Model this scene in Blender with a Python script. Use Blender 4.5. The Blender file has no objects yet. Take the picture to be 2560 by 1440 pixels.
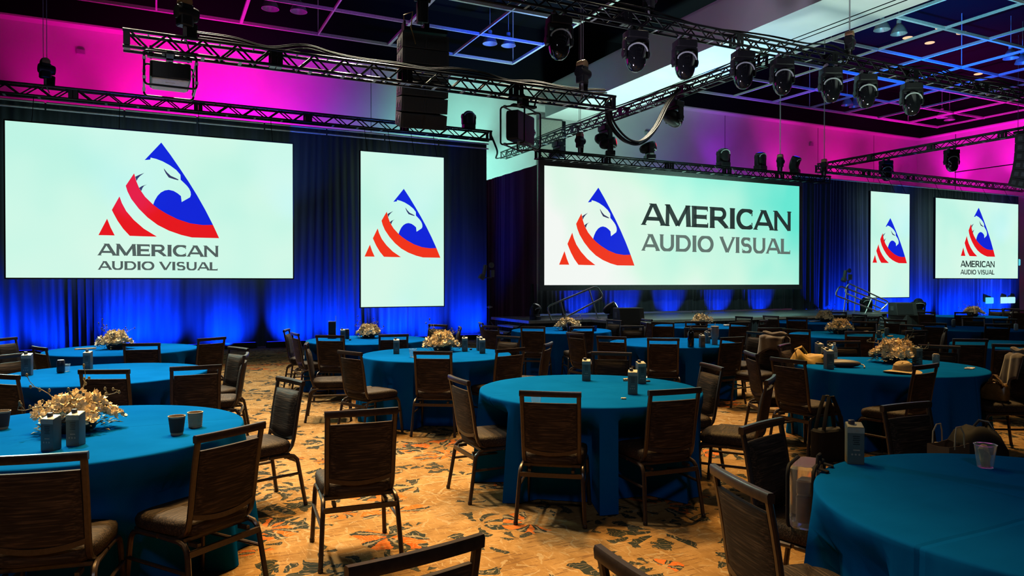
import bpy, bmesh, math, random
from mathutils import Vector, Matrix, Euler
R = math.radians
PI = math.pi
sc = bpy.context.scene
col = sc.collection

# ------------------------------------------------------------------ camera
cd = bpy.data.cameras.new('camera')
cd.sensor_width = 36.0
cd.lens = 1800.0 / 2560.0 * 36.0
cd.clip_start = 0.05
cd.clip_end = 200
cam = bpy.data.objects.new('camera', cd)
col.objects.link(cam)
cam.location = (0, 0, 1.66)
cam.rotation_euler = (R(90 - 0.4775), 0, R(-26.3))
sc.camera = cam

# ------------------------------------------------------------------ view, world
sc.view_settings.view_transform = 'Standard'
sc.view_settings.look = 'None'
sc.view_settings.exposure = 0.0
sc.view_settings.gamma = 1.0
sc.view_settings.use_curve_mapping = False
w = bpy.data.worlds.new('world')
sc.world = w
w.use_nodes = True
w.node_tree.nodes['Background'].inputs[0].default_value = (0.02, 0.03, 0.04, 1)
w.node_tree.nodes['Background'].inputs[1].default_value = 0.05

# ------------------------------------------------------------------ lights of the hall, plus added fill spots
def aim(o, target):
    d = Vector(target) - Vector(o.location)
    o.rotation_euler = d.to_track_quat('-Z', 'Y').to_euler()
def spot(name, loc, target, color, power, deg=60, blend=0.8, radius=0.15):
    l = bpy.data.lights.new(name, 'SPOT')
    l.energy = power; l.color = color; l.spot_size = R(deg); l.spot_blend = blend
    l.shadow_soft_size = radius
    o = bpy.data.objects.new(name, l); col.objects.link(o)
    o.location = loc; aim(o, target)
    return o
def area(name, loc, target, color, power, sx, sy, spread=180):
    l = bpy.data.lights.new(name, 'AREA')
    l.shape = 'RECTANGLE'; l.size = sx; l.size_y = sy
    l.energy = power; l.color = color; l.spread = R(spread)
    o = bpy.data.objects.new(name, l); col.objects.link(o)
    o.location = loc; aim(o, target)
    return o
WARM = (1.0, 0.60, 0.20)
NEUT = (1.0, 0.90, 0.66)
MINT = (0.62, 1.0, 0.86)
BLUE = (0.0, 0.035, 1.0)
MAG = (1.0, 0.0, 0.42)
PUR = (0.30, 0.02, 1.0)
# recessed downlights, each tilted back towards the near side of the hall
def downlight(tx, ty, c, p, back=4.2, deg=46, z=10.4):
    d = math.hypot(tx, ty)
    spot('downlight', (tx + tx / d * back, ty + ty / d * back, z), (tx, ty, .4), c, p, deg, 1.0, .25)
for (tx, ty, c, p, dg) in [
        (0.0, 2.4, WARM, 6300, 37), (0.7, 2.0, WARM, 3800, 25), (1.4, 4.2, WARM, 5200, 34), (2.3, 4.6, WARM, 3000, 28), (-0.9, 5.2, NEUT, 7000, 46), (0.5, 6.6, WARM, 6300, 46),
        (3.2, 5.6, WARM, 3600, 40), (2.2, 7.4, WARM, 5000, 46), (4.9, 5.0, WARM, 3200, 30), (-0.8, 8.6, NEUT, 7600, 46), (3.0, 9.4, NEUT, 6800, 46),
        (5.2, 7.6, WARM, 4000, 42), (0.4, 11.6, NEUT, 7600, 46), (3.0, 12.0, NEUT, 6500, 46), (6.8, 8.8, NEUT, 5400, 42), (7.0, 11.6, NEUT, 5600, 46),
        (7.3, 5.2, WARM, 5600, 30), (8.6, 6.2, WARM, 3000, 34), (10.3, 8.6, WARM, 4600, 38), (9.8, 11.4, NEUT, 4200, 46), (13.0, 10.6, NEUT, 5200, 42), (14.0, 8.2, NEUT, 4200, 44), (19.0, 11.8, NEUT, 5200, 46)]:
    downlight(tx, ty, c, p, 4.2, dg)
spot('rear_fill', (-3.5, -6.5, 9.5), (3.0, 6.0, 0.6), (0.85, 0.9, 1.0), 800, 80, 1.0, .6)  # added neutral fill from behind the camera, lifts the chair backs
# pale wash over the left tables, the stage, the beam and the middle of the back wall
spot('left_table_fill', (-3.0, 17.5, 5.6), (-0.4, 7.5, 0.7), MINT, 2600, 40, 1.0, .3)  # added spot standing in for screen light on the left tables
spot('stage_wash', (14.0, 12.5, 6.8), (15.5, 17.2, .6), MINT, 900, 75, 1.0, .2)
spot('beam_fill', (15.8, 7.0, .8), (17.0, 9.0, 9.08), (0.76, 1.0, 0.80), 3300, 95, 1.0, .5)  # added floor spot standing in for light bounced onto the beam
spot('beam_fill', (16.4, 22.6, 1.0), (16.7, 22.8, 9.08), (0.56, 1.0, 0.84), 5200, 112, 1.0, .5)  # added spot behind the screen for the beam's far end
spot('stage_up_fill', (15.8, 17.0, .8), (16.6, 17.5, 9.08), (0.60, 1.0, 0.86), 2200, 90, 1.0, .5)  # added up-spot in place of screen and stage light from below
spot('side_beam_fill', (5.0, 10.0, 3.0), (15.7, 9.0, 9.6), (0.80, 0.66, 1.0), 2300, 85, 1.0, .4)  # added to light the beam's side face, no fixture here
spot('wall_wash', (11.8, 22.4, 5.4), (11.8, 29, 6.8), (0.34, 1.0, 0.84), 2700, 70, 1.0, .4)  # added in place of ambient and screen light on the wall
spot('wall_wash', (7.0, 23.4, 5.8), (8.0, 29, 7.4), (0.10, 0.45, 1.0), 320, 50, 1.0, .4)
spot('wall_wash', (20.5, 22.5, 5.6), (20.6, 29, 7.5), (0.16, 0.30, .85), 110, 65, 1.0, .4)
spot('right_box_fill', (17.0, 12.4, 6.8), (21.8, 15.2, .6), MINT, 1500, 30, 1.0, .2)  # added spots in place of screen light on the right boxes
spot('right_box_fill', (22.5, 12.4, 6.8), (22.6, 16.9, .6), MINT, 700, 34, 1.0, .2)
# magenta wall washes behind the drape, left and right
for (x, p, c) in [(-3.6, 170, MAG), (-0.6, 800, MAG), (2.0, 2300, MAG), (4.6, 900, (.5, 0, 1))]:
    spot('magenta_wash', (x, 25.2, 5.4), (x + .2, 29, 8.4), c, p, 88, 1.0, .2)
for (x, p, c) in [(23.6, 130, PUR), (27.4, 260, (.6, 0, .9)), (32.0, 420, (1, 0, .5)), (36.8, 480, MAG)]:
    spot('magenta_wash', (x, 25.2, 5.4), (x, 29, 8.4), c, p, 92, 1.0, .2)
for (y, p) in [(25.5, 700), (20.5, 1300), (15.5, 1300)]:
    spot('magenta_wash', (38.6, y, 6.0), (42.2, y, 9.4), (1, 0, .62), p, 105, 1.0, .2)
for (x, p, c) in [(-3.4, 260, MAG), (-.6, 420, MAG), (2.2, 420, MAG), (26.0, 220, (.4, 0, 1)), (30.5, 380, (1, 0, .6)), (35.0, 420, MAG), (39.5, 420, MAG)]:
    spot('soffit_wash', (x, 27.6, 6.2), (x, 28.75, 10.4), c, p, 64, 1.0, .1)
for y in (26.5, 23.0, 19.5, 16.0):
    spot('soffit_wash', (41.0, y, 6.2), (42.15, y, 10.4), (1, 0, .62), 700, 70, 1.0, .1)
# colour on the suspended ceiling grids
spot('grid_magenta', (1.5, 26.0, 6.6), (1.8, 25.0, 10.7), (1, .0, .60), 805, 95, 1.0, .2)
spot('grid_purple', (5.6, 22.0, 6.6), (5.9, 23.2, 10.7), (.40, .03, .75), 455, 80, 1.0, .2)
spot('grid_blue', (11.6, 21.5, 7.2), (11.6, 23.8, 10.7), (0, .06, 1), 2170, 78, 1.0, .2)
spot('grid_blue', (27.5, 17.5, 6.0), (29.0, 19.0, 10.7), (0, .10, 1), 8050, 95, 1.0, .2)
spot('grid_teal', (21.0, 13.5, 6.0), (24.5, 15.0, 10.7), (.08, .52, .70), 2100, 70, 1.0, .2)
spot('grid_magenta', (37.0, 24.0, 6.4), (37.0, 24.0, 10.7), (1, .0, .62), 2800, 112, 1.0, .2)
spot('grid_purple', (26.0, 24.0, 6.4), (26.2, 24.5, 10.7), (.20, .0, 1), 1470, 82, 1.0, .2)
spot('beam_blue', (17.5, 20.6, 7.2), (17.3, 18.6, 9.08), (0, .16, 1), 750, 70, .3, .05)
spot('beam_side_plum', (11.0, 20.0, 7.2), (15.7, 17.6, 9.7), (.45, .05, .60), 90, 40, .6, .1)

# ------------------------------------------------------------------ object helpers
def link(o, parent=None):
    col.objects.link(o)
    if parent is not None: o.parent = parent
    return o
def tag(o, label=None, cat=None, group=None, kind=None):
    if label: o['label'] = label
    if cat: o['category'] = cat
    if group: o['group'] = group
    if kind: o['kind'] = kind
    return o
def thing(name, label, cat, loc=(0, 0, 0), rz=0.0, group=None):
    o = bpy.data.objects.new(name, None)
    o.empty_display_size = .1
    link(o); o.location = loc; o.rotation_euler = (0, 0, rz)
    return tag(o, label, cat, group)
def copy_tree(o, parent=None):
    c = o.copy(); col.objects.link(c)
    if parent is not None: c.parent = parent
    for ch in list(o.children): copy_tree(ch, c)
    return c

class MB:
    """collects shapes and links them as ONE mesh object"""
    def __init__(s): s.v = []; s.f = []; s.m = []; s.mi = 0
    def add(s, vs, fs):
        b = len(s.v); s.v += [tuple(v) for v in vs]
        s.f += [tuple(i + b for i in f) for f in fs]; s.m += [s.mi] * len(fs)
    def box(s, c, d, rot=None):
        hx, hy, hz = d[0] / 2, d[1] / 2, d[2] / 2
        vs = [Vector((x, y, z)) for x in (-hx, hx) for y in (-hy, hy) for z in (-hz, hz)]
        if rot is not None:
            m = rot if isinstance(rot, Matrix) else Euler(rot).to_matrix()
            vs = [m @ v for v in vs]
        c = Vector(c)
        s.add([v + c for v in vs], [(0, 1, 3, 2), (4, 6, 7, 5), (0, 4, 5, 1), (2, 3, 7, 6), (0, 2, 6, 4), (1, 5, 7, 3)])
    def tube(s, pts, r, n=8, cap=True, closed=False, flat=None):
        pts = [Vector(p) for p in pts]; k = len(pts); rings = []
        rr = r if isinstance(r, (list, tuple)) else [r] * k
        up = None
        for i in range(k):
            a = pts[(i - 1) % k] if (closed or i > 0) else pts[i]
            b = pts[(i + 1) % k] if (closed or i < k - 1) else pts[i]
            t = (b - a).normalized()
            if up is None:
                up = Vector((0, 0, 1)) if abs(t.z) < .9 else Vector((1, 0, 0))
            x = t.cross(up)
            if x.length < 1e-5: x = t.cross(Vector((0, 1, 0)))
            x.normalize(); up = x.cross(t).normalized()
            ring = []
            for j in range(n):
                an = 2 * PI * (j + .5) / n
                fx, fy = (1, 1) if flat is None else flat
                ring.append(pts[i] + x * math.cos(an) * rr[i] * fx + up * math.sin(an) * rr[i] * fy)
            rings.append(ring)
        s.loft(rings, cap and not closed, closed)
    def loft(s, rings, cap=True, closed=False):
        n = len(rings[0]); vs = [v for r in rings for v in r]; fs = []
        k = len(rings)
        for i in range(k if closed else k - 1):
            a = i * n; b = ((i + 1) % k) * n
            for j in range(n):
                fs.append((a + j, a + (j + 1) % n, b + (j + 1) % n, b + j))
        if cap:
            fs.append(tuple(reversed(range(n)))); fs.append(tuple((k - 1) * n + j for j in range(n)))
        s.add(vs, fs)
    def lathe(s, prof, c=(0, 0, 0), n=24, cap=True, m=None):
        c = Vector(c); rings = []
        for (r, z) in prof:
            ring = [Vector((r * math.cos(2 * PI * j / n), r * math.sin(2 * PI * j / n), z)) for j in range(n)]
            if m is not None: ring = [m @ v for v in ring]
            rings.append([v + c for v in ring])
        s.loft(rings, cap)
    def prism(s, poly, f0, f1):
        """polygon list -> two point makers"""
        n = len(poly)
        vs = [f0(p) for p in poly] + [f1(p) for p in poly]
        fs = [tuple(range(n)), tuple(range(2 * n - 1, n - 1, -1))]
        fs += [(i, (i + 1) % n, n + (i + 1) % n, n + i) for i in range(n)]
        s.add(vs, fs)
    def sphere(s, c, r, n=10, k=6, sq=(1, 1, 1)):
        prof = [(max(1e-4, math.sin(PI * i / k)) * r, -math.cos(PI * i / k) * r) for i in range(k + 1)]
        m = Matrix.Diagonal(sq)
        s.lathe(prof, c, n, True, m)
    def rbox(s, c, d, r=.02, n=4, rot=None):
        """box with rounded vertical edges and slightly rounded top and bottom"""
        hx, hy, hz = d[0] / 2, d[1] / 2, d[2] / 2
        def ring(ins, z):
            out = []; rr = max(r - ins, 1e-4)
            for (sx, sy, a0) in ((1, 1, 0), (-1, 1, 90), (-1, -1, 180), (1, -1, 270)):
                for i in range(n + 1):
                    a = R(a0 + 90 * i / n)
                    out.append(Vector((sx * (hx - r) + rr * math.cos(a), sy * (hy - r) + rr * math.sin(a), z)))
            return out
        q = r * .35
        rings = [ring(q, -hz), ring(0, -hz + q), ring(0, hz - q), ring(q, hz)]
        m = None
        if rot is not None: m = rot if isinstance(rot, Matrix) else Euler(rot).to_matrix()
        c = Vector(c)
        rings = [[(m @ v if m is not None else v) + c for v in rg] for rg in rings]
        s.loft(rings, True)
    def build(s, name, mat, parent=None, smooth=True, bevel=0.0, angle=35, recalc=True):
        me = bpy.data.meshes.new(name)
        me.from_pydata(s.v, [], s.f)
        mats = mat if isinstance(mat, (list, tuple)) else [mat]
        for q in mats: me.materials.append(q)
        if len(mats) > 1:
            me.polygons.foreach_set('material_index', s.m)
        if recalc or bevel:
            bm = bmesh.new(); bm.from_mesh(me)
            if recalc: bmesh.ops.recalc_face_normals(bm, faces=bm.faces)
            if bevel:
                ed = [e for e in bm.edges if len(e.link_faces) == 2 and e.calc_face_angle(0) > R(40)]
                bmesh.ops.bevel(bm, geom=ed, offset=bevel, segments=2, profile=.7, affect='EDGES', clamp_overlap=True)
            bm.to_mesh(me); bm.free()
        if smooth:
            me.shade_smooth()
            try: me.set_sharp_from_angle(angle=R(angle))
            except Exception: pass
        me.update()
        o = bpy.data.objects.new(name, me)
        return link(o, parent)

# ------------------------------------------------------------------ materials
MATS = {}
class NT:
    def __init__(s, name):
        s.mat = bpy.data.materials.new(name); s.mat.use_nodes = True
        s.t = s.mat.node_tree; s.n = s.t.nodes; s.l = s.t.links
        s.b = s.n['Principled BSDF']; s.out = s.n['Material Output']
    def node(s, typ, **kw):
        nd = s.n.new(typ)
        for k, v in kw.items(): setattr(nd, k, v)
        return nd
    def set(s, sock, v):
        if isinstance(v, bpy.types.NodeSocket): s.l.new(v, sock)
        else: sock.default_value = v
    def math(s, op, a, b=None, c=None, clamp=False):
        nd = s.node('ShaderNodeMath', operation=op, use_clamp=clamp)
        s.set(nd.inputs[0], a)
        if b is not None: s.set(nd.inputs[1], b)
        if c is not None: s.set(nd.inputs[2], c)
        return nd.outputs[0]
    def vec(s, op, a, b=None, scale=None):
        nd = s.node('ShaderNodeVectorMath', operation=op)
        s.set(nd.inputs[0], a)
        if b is not None: s.set(nd.inputs[1], b)
        if scale is not None: s.set(nd.inputs[3], scale)
        return nd.outputs[0]
    def coord(s, which='Object'): return s.node('ShaderNodeTexCoord').outputs[which]
    def sep(s, v):
        nd = s.node('ShaderNodeSeparateXYZ'); s.set(nd.inputs[0], v); return nd.outputs
    def mapping(s, v, scale=(1, 1, 1), rot=(0, 0, 0)):
        nd = s.node('ShaderNodeMapping'); s.set(nd.inputs[0], v)
        nd.inputs['Scale'].default_value = scale; nd.inputs['Rotation'].default_value = rot
        return nd.outputs[0]
    def noise(s, v, scale=5, detail=3, rough=.5, out='Fac'):
        nd = s.node('ShaderNodeTexNoise'); s.set(nd.inputs['Vector'], v)
        nd.inputs['Scale'].default_value = scale; nd.inputs['Detail'].default_value = detail
        nd.inputs['Roughness'].default_value = rough
        return nd.outputs[out]
    def ramp(s, f, stops, interp='LINEAR'):
        nd = s.node('ShaderNodeValToRGB'); s.set(nd.inputs[0], f)
        cr = nd.color_ramp; cr.interpolation = interp
        while len(cr.elements) < len(stops): cr.elements.new(.5)
        for e, (p, c) in zip(cr.elements, stops):
            e.position = p; e.color = (c[0], c[1], c[2], 1)
        return nd.outputs[0]
    def mix(s, f, a, b):
        nd = s.node('ShaderNodeMix', data_type='RGBA')
        s.set(nd.inputs[0], f)
        for sk, v in ((nd.inputs[6], a), (nd.inputs[7], b)):
            if isinstance(v, tuple) and len(v) == 3: v = (*v, 1)
            s.set(sk, v)
        return nd.outputs[2]
    def bump(s, h, strength=.3, dist=.01):
        nd = s.node('ShaderNodeBump'); s.set(nd.inputs['Height'], h)
        nd.inputs['Strength'].default_value = strength; nd.inputs['Distance'].default_value = dist
        s.l.new(nd.outputs[0], s.b.inputs['Normal'])
    def pr(s, **kw):
        names = {'color': 'Base Color', 'rough': 'Roughness', 'metal': 'Metallic', 'spec': 'Specular IOR Level',
                 'sheen': 'Sheen Weight', 'coat': 'Coat Weight', 'trans': 'Transmission Weight', 'ior': 'IOR', 'alpha': 'Alpha',
                 'emit': 'Emission Color', 'estr': 'Emission Strength', 'sheen_rough': 'Sheen Roughness'}
        for k, v in kw.items():
            sk = s.b.inputs[names[k]]
            if isinstance(v, tuple) and len(v) == 3: v = (*v, 1)
            s.set(sk, v)
        return s
def plain(name, color, rough=.5, metal=0.0, var=.12, scale=20, **kw):
    m = NT(name)
    f = m.noise(m.coord('Object'), scale, 3)
    c = m.ramp(f, [(.3, tuple(x * (1 - var) for x in color)), (.7, tuple(min(1, x * (1 + var)) for x in color))])
    m.pr(color=c, rough=rough, metal=metal, **kw)
    return m.mat

def mat_fabric():
    m = NT('ribbed_brown_fabric')
    co = m.coord('Object')
    n1 = m.noise(m.mapping(co, (5, 130, 130)), 1.0, 2, .6)
    n2 = m.noise(co, 6, 2)
    f = m.math('ADD', m.math('MULTIPLY', n1, .85), m.math('MULTIPLY', n2, .15))
    c = m.ramp(f, [(.30, (.0075, .0055, .0050)), (.52, (.021, .0150, .0120)), (.70, (.070, .046, .030))])
    m.pr(color=c, rough=.62, spec=.10)
    m.bump(n1, .55, .004)
    return m.mat
def mat_frame():
    m = NT('dark_bronze_metal')
    f = m.noise(m.coord('Object'), 60, 2)
    c = m.ramp(f, [(.3, (.030, .019, .014)), (.7, (.045, .030, .022))])
    m.pr(color=c, rough=.30, metal=.35, spec=.35)
    return m.mat
def mat_cloth():
    m = NT('teal_blue_satin_cloth')
    co = m.coord('Object')
    f = m.noise(co, 3, 3)
    c = m.ramp(f, [(.3, (.0010, .062, .235)), (.7, (.0014, .074, .275))])
    x, y, z = m.sep(co)
    d1 = m.math('ABSOLUTE', m.math('ADD', x, m.math('MULTIPLY', m.noise(co, 1.5, 1), .03)))
    d2 = m.math('ABSOLUTE', m.math('ADD', y, m.math('MULTIPLY', m.noise(co, 1.7, 1), .03)))
    cr = m.math('MINIMUM', m.math('DIVIDE', m.math('MINIMUM', d1, d2), .02), 1.0)
    wr = m.noise(m.mapping(co, (2, 9, 2), (0, 0, .7)), 1.5, 3)
    h = m.math('ADD', m.math('MULTIPLY', cr, .5), m.math('MULTIPLY', wr, .35))
    m.pr(color=c, rough=.5, spec=0.0)
    m.bump(h, .6, .014)
    return m.mat
def mat_curtain():
    m = NT('black_velour_drape')
    co = m.coord('Object')
    f = m.noise(m.mapping(co, (9, 9, .4)), 1.0, 3)
    c = m.ramp(f, [(.3, (.018, .024, .030)), (.7, (.034, .042, .050))])
    m.pr(color=c, rough=.85, spec=.15, sheen=.1)
    return m.mat
def mat_wall(color=(.62, .63, .62)):
    m = NT('painted_wall')
    co = m.coord('Object')
    f = m.noise(co, 1.2, 4)
    c = m.ramp(f, [(.3, tuple(v * .94 for v in color)), (.7, color)])
    m.pr(color=c, rough=.8, spec=.2)
    m.bump(m.noise(co, 90, 2), .08, .003)
    return m.mat
def mat_carpet():
    m = NT('patterned_carpet')
    co = m.coord('Object')
    x, y, z = m.sep(co)
    base_n = m.noise(co, 2.2, 5, .65)
    base = m.ramp(base_n, [(.25, (.105, .054, .018)), (.46, (.190, .108, .040)), (.60, (.25, .150, .062)), (.8, (.29, .195, .10))])
    streak = m.noise(m.mapping(co, (4.0, 34, 1), (0, 0, .9)), 1.0, 4, .7)
    hatch = m.noise(m.mapping(co, (60, 7.0, 1), (0, 0, .35)), 1.0, 3, .7)
    base = m.mix(m.math('MULTIPLY', m.math('GREATER_THAN', streak, .575), .75), base, (.095, .050, .022))
    base = m.mix(m.math('MULTIPLY', m.math('GREATER_THAN', hatch, .60), .45), base, (.30, .205, .11))
    def fans(base, scale, off, nfr, dark, hot, seedrot, thr, width):
        p = m.vec('ADD', m.vec('SCALE', co, None, scale), (off, off * 1.7, 0))
        warp = m.vec('SCALE', m.vec('SUBTRACT', m.noise(p, 1.8, 3, .5, 'Color'), (.5, .5, .5)), None, .42)
        p = m.vec('ADD', p, warp)
        vo = m.node('ShaderNodeTexVoronoi', voronoi_dimensions='2D', feature='F1')
        m.set(vo.inputs['Vector'], p); vo.inputs['Scale'].default_value = 1.0
        lx, ly, lz = m.sep(m.vec('SUBTRACT', p, vo.outputs['Position']))
        r1, r2, r3 = m.sep(vo.outputs['Color'])
        ang = m.math('ADD', m.math('ARCTAN2', ly, lx), m.math('MULTIPLY', r1, 6.283))
        wob = m.math('MULTIPLY', m.noise(p, 5, 2), 2.2)
        sp = m.math('SINE', m.math('ADD', m.math('MULTIPLY', ang, nfr), wob))
        rad = m.math('ADD', vo.outputs['Distance'], m.math('MULTIPLY', m.math('SUBTRACT', m.noise(p, 6, 3), .5), .25))
        inr = m.math('MULTIPLY', m.math('GREATER_THAN', rad, .10), m.math('LESS_THAN', rad, m.math('ADD', .30, m.math('MULTIPLY', r3, width))))
        sect = m.math('GREATER_THAN', m.math('SINE', m.math('ADD', ang, seedrot)), -.25)
        frond = m.math('MULTIPLY', m.math('MULTIPLY', m.math('GREATER_THAN', sp, thr), inr), sect)
        veins = m.math('GREATER_THAN', m.math('SINE', m.math('MULTIPLY', rad, 95)), .86)
        isdark = m.math('LESS_THAN', r2, dark)
        ishot = m.math('GREATER_THAN', r2, hot)
        dc = m.mix(m.math('MULTIPLY', veins, .7), (.013, .020, .020), (.14, .10, .06))
        hc = m.mix(m.math('MULTIPLY', veins, .6), (.36, .070, .008), (.28, .18, .075))
        patch = m.math('MULTIPLY', m.math('MULTIPLY', ishot, inr), sect)
        base = m.mix(m.math('MULTIPLY', patch, .8), base, hc)
        base = m.mix(m.math('MULTIPLY', frond, m.math('ADD', isdark, ishot, clamp=True)), base, dc)
        ray = m.math('MULTIPLY', m.math('MULTIPLY', m.math('GREATER_THAN', sp, .93), inr), m.math('SUBTRACT', 1.0, isdark))
        base = m.mix(m.math('MULTIPLY', ray, .6), base, (.26, .20, .12))
        return base
    base = fans(base, 1.45, 3.3, 8.0, .52, .74, .6, .05, .30)
    base = fans(base, 2.3, 9.1, 6.0, .46, .90, 2.2, .20, .28)
    base = fans(base, 3.9, 5.2, 5.0, .40, .95, 4.0, .30, .26)
    fine = m.noise(co, 220, 2)
    c = m.mix(m.math('MULTIPLY', fine, .35), base, (.04, .025, .013))
    m.pr(color=c, rough=.95, spec=.0)
    m.bump(fine, .25, .004)
    return m.mat
def emit_mat(name, color, strength=1.0, base=(.02, .02, .02)):
    m = NT(name)
    n = m.noise(m.coord('Object'), .8, 2)
    c = m.ramp(n, [(.3, tuple(v * .97 for v in color)), (.7, color)])
    m.pr(color=base, rough=.7, emit=c, estr=strength)
    return m.mat
def mat_screen(wide=False):
    m = NT('lit_screen_fabric')
    co = m.coord('Object')
    x, y, z = m.sep(co)
    if not wide:
        n = m.noise(co, .35, 2)
        c = m.ramp(n, [(.30, (.46, .86, .74)), (.50, (.58, .90, .77)), (.72, (.66, .91, .78))])
    else:
        n = m.noise(co, .28, 2)
        g = m.math('ADD', m.math('MULTIPLY', x, .060), m.math('MULTIPLY', z, .12))
        g = m.math('ADD', m.math('ADD', g, -.02), m.math('MULTIPLY', m.math('SUBTRACT', n, .5), 1.15))
        c = m.ramp(m.math('ADD', g, .34), [(.0, (.86, .90, .86)), (.22, (.64, .90, .74)), (.5, (.40, .86, .70)), (.85, (.13, .77, .62))])
    m.pr(color=(.06, .06, .06), rough=.9, spec=.05, emit=c, estr=1.04)
    return m.mat
def build_materials():
    M = MATS
    M['fabric'] = mat_fabric(); M['frame'] = mat_frame(); M['cloth'] = mat_cloth()
    M['curtain'] = mat_curtain(); M['wall'] = mat_wall(); M['carpet'] = mat_carpet()
    M['dark'] = plain('dark_paint', (.0055, .0062, .0085), .9, spec=.05)
    M['truss'] = plain('black_truss_metal', (.0045, .005, .006), .28, spec=.3)
    M['plate'] = plain('pale_gusset_plate', (.42, .50, .47), .5, .2)
    M['plastic'] = plain('black_plastic', (.009, .010, .011), .42, spec=.3)
    M['gloss'] = plain('gloss_black_glass', (.006, .007, .008), .08, spec=.7)
    M['rim'] = plain('pale_grey_plastic', (.34, .40, .38), .45)
    M['lens'] = emit_mat('lit_lens', (.80, 1.0, .94), 2.2)
    M['lens_red'] = emit_mat('red_lit_lens', (1.0, .02, .06), 1.3)
    M['lens_blue'] = emit_mat('blue_lit_lens', (.01, .02, 1.0), 1.5)
    M['grid'] = plain('grey_ceiling_bar', (.55, .55, .56), .6)
    M['table'] = plain('plywood_top', (0.175, 0.12, 0.07), .6)
    M['screen'] = mat_screen(); M['screen_wide'] = mat_screen(True)
    M['border'] = plain('grey_screen_border', (.10, .12, .115), .7)
    M['blackborder'] = plain('black_screen_border', (.015, .016, .018), .7)
    M['logo_blue'] = emit_mat('blue_screen_ink', (.004, .018, .70), 1.0)
    M['logo_red'] = emit_mat('red_screen_ink', (.80, .008, .012), 1.0)
    M['logo_red_orange'] = emit_mat('orange_red_screen_ink', (.88, .035, .010), 1.0)
    M['logo_navy'] = emit_mat('navy_screen_ink', (.035, .04, .11), 1.0)
    M['ink_grey'] = emit_mat('grey_screen_ink', (.085, .115, .11), 1.0)
    M['ink_dark'] = emit_mat('dark_screen_ink', (.018, .032, .030), 1.0)
    M['ink_mid'] = emit_mat('mid_grey_screen_ink', (.12, .17, .15), 1.0)
    M['deck'] = plain('stage_deck', (.085, .105, .095), .38, scale=3)
    M['edge'] = plain('aluminium_edge', (.50, .54, .50), .35, .7)
    M['speaker'] = plain('charcoal_speaker', (.030, .034, .032), .6)
    M['petal'] = plain('cream_petal', (.78, .62, .36), .6, var=.25, scale=30, sheen=.1)
    M['stem'] = plain('dry_stem', (0.15, 0.13, 0.07), .7)
    M['leaf'] = plain('dark_leaf', (0.033, 0.036, 0.018), .6, var=.4)
    M['bowl'] = plain('dark_bowl', (.030, .026, .022), .4)
    M['carton'] = plain('grey_green_carton', (0.0722, 0.095, 0.0912), .35, var=.1)
    M['carton_top'] = plain('pale_carton_top', (0.2475, 0.261, 0.225), .4)
    M['navy'] = plain('navy_cap', (.015, .02, .045), .45)
    M['print'] = plain('pale_print', (0.275, 0.25, 0.2), .6)
    M['inkdark'] = plain('dark_print', (.012, .018, .02), .6)
    M['sleeve'] = plain('brown_cup_sleeve', (0.027, 0.0135, 0.009), .75)
    M['paper'] = plain('cream_paper', (0.297, 0.225, 0.135), .7)
    M['white'] = plain('white_paper', (0.375, 0.37, 0.35), .6)
    M['can'] = plain('dark_can', (0.015, 0.017, 0.0275), .35, .3)
    M['yellow'] = plain('yellow_canvas', (0.288, 0.16, 0.01), .75, var=.2)
    M['straw'] = plain('straw_hat', (0.296, 0.2, 0.08), .8, var=.15, scale=80)
    M['brown_cloth'] = plain('brown_wool', (0.046, 0.0248, 0.0112), .9, var=.25, sheen=.3)
    M['leather'] = plain('golden_brown_leather', (0.126, 0.063, 0.0158), .38, var=.3)
    M['blackcloth'] = plain('black_nylon', (.007, .007, .008), .7, spec=.12)
    M['kraft'] = plain('kraft_paper', (0.08, 0.039, 0.015), .8)
    M['pink'] = plain('pale_pink_tumbler', (0.225, 0.18, 0.162), .45)
    M['steel'] = plain('brushed_rail_metal', (.50, .52, .50), .32, .8)
    M['hookgold'] = plain('warm_highlight_orange', (0.315, 0.196, 0.084), .4, .4)  # orange tone carries the warm highlights of the dark hoists
    M['pouch'] = plain('dark_plum_pouch', (.020, .012, .016), .55)
    M['chain'] = plain('steel_chain', (.22, .22, .23), .5, .2)
    g = NT('clear_plastic'); g.pr(color=(.92, .96, .96), rough=.10, trans=.92, ior=1.25)
    MATS['clear'] = g.mat
    for mt in ('ink_mid',): pass
build_materials()
M = MATS
TABLES = [
 ('T1', -0.415, 5.035, 'front left table, cream flowers and paper cups on it'),
 ('T2', -0.452, 8.11, 'second left table with a dark drink can on it'),
 ('T3', -0.399, 10.906, 'left table nearest the blue drape, pale grey in the light'),
 ('T4', 2.943, 11.039, 'table left of centre with a tall sign card on it'),
 ('T5', 3.127, 8.438, 'table with an open clear cup, left of centre'),
 ('T6', 3.265, 5.135, 'large centre table with three water cartons and no flowers'),
 ('T7', 6.758, 11.607, 'blue table just in front of the left stage stairs'),
 ('T8', 6.883, 8.534, 'blue table carrying a black bottle and a handled tumbler'),
 ('T9', 7.017, 5.121, 'right table with a yellow bag, sun hat and flowers'),
 ('T10', 3.234, 1.581, 'dark blue table in the right foreground'),
 ('T11', 10.503, 8.418, 'table behind the yellow-bag table, two grey cups on it'),
 ('T12', 9.969, 11.47, 'table below the middle of the stage front'),
 ('T13', 13.277, 11.508, 'small-looking far table by the right stage corner'),
 ('T14', 14.0, 8.53, 'far right table with two drink cans'),
 ('T15', 19.004, 11.578, 'rearmost right table against the blue drape'),
 ('T16', 11.047, 5.918, 'table cut by the right picture edge behind two chairs'),
]
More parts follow.
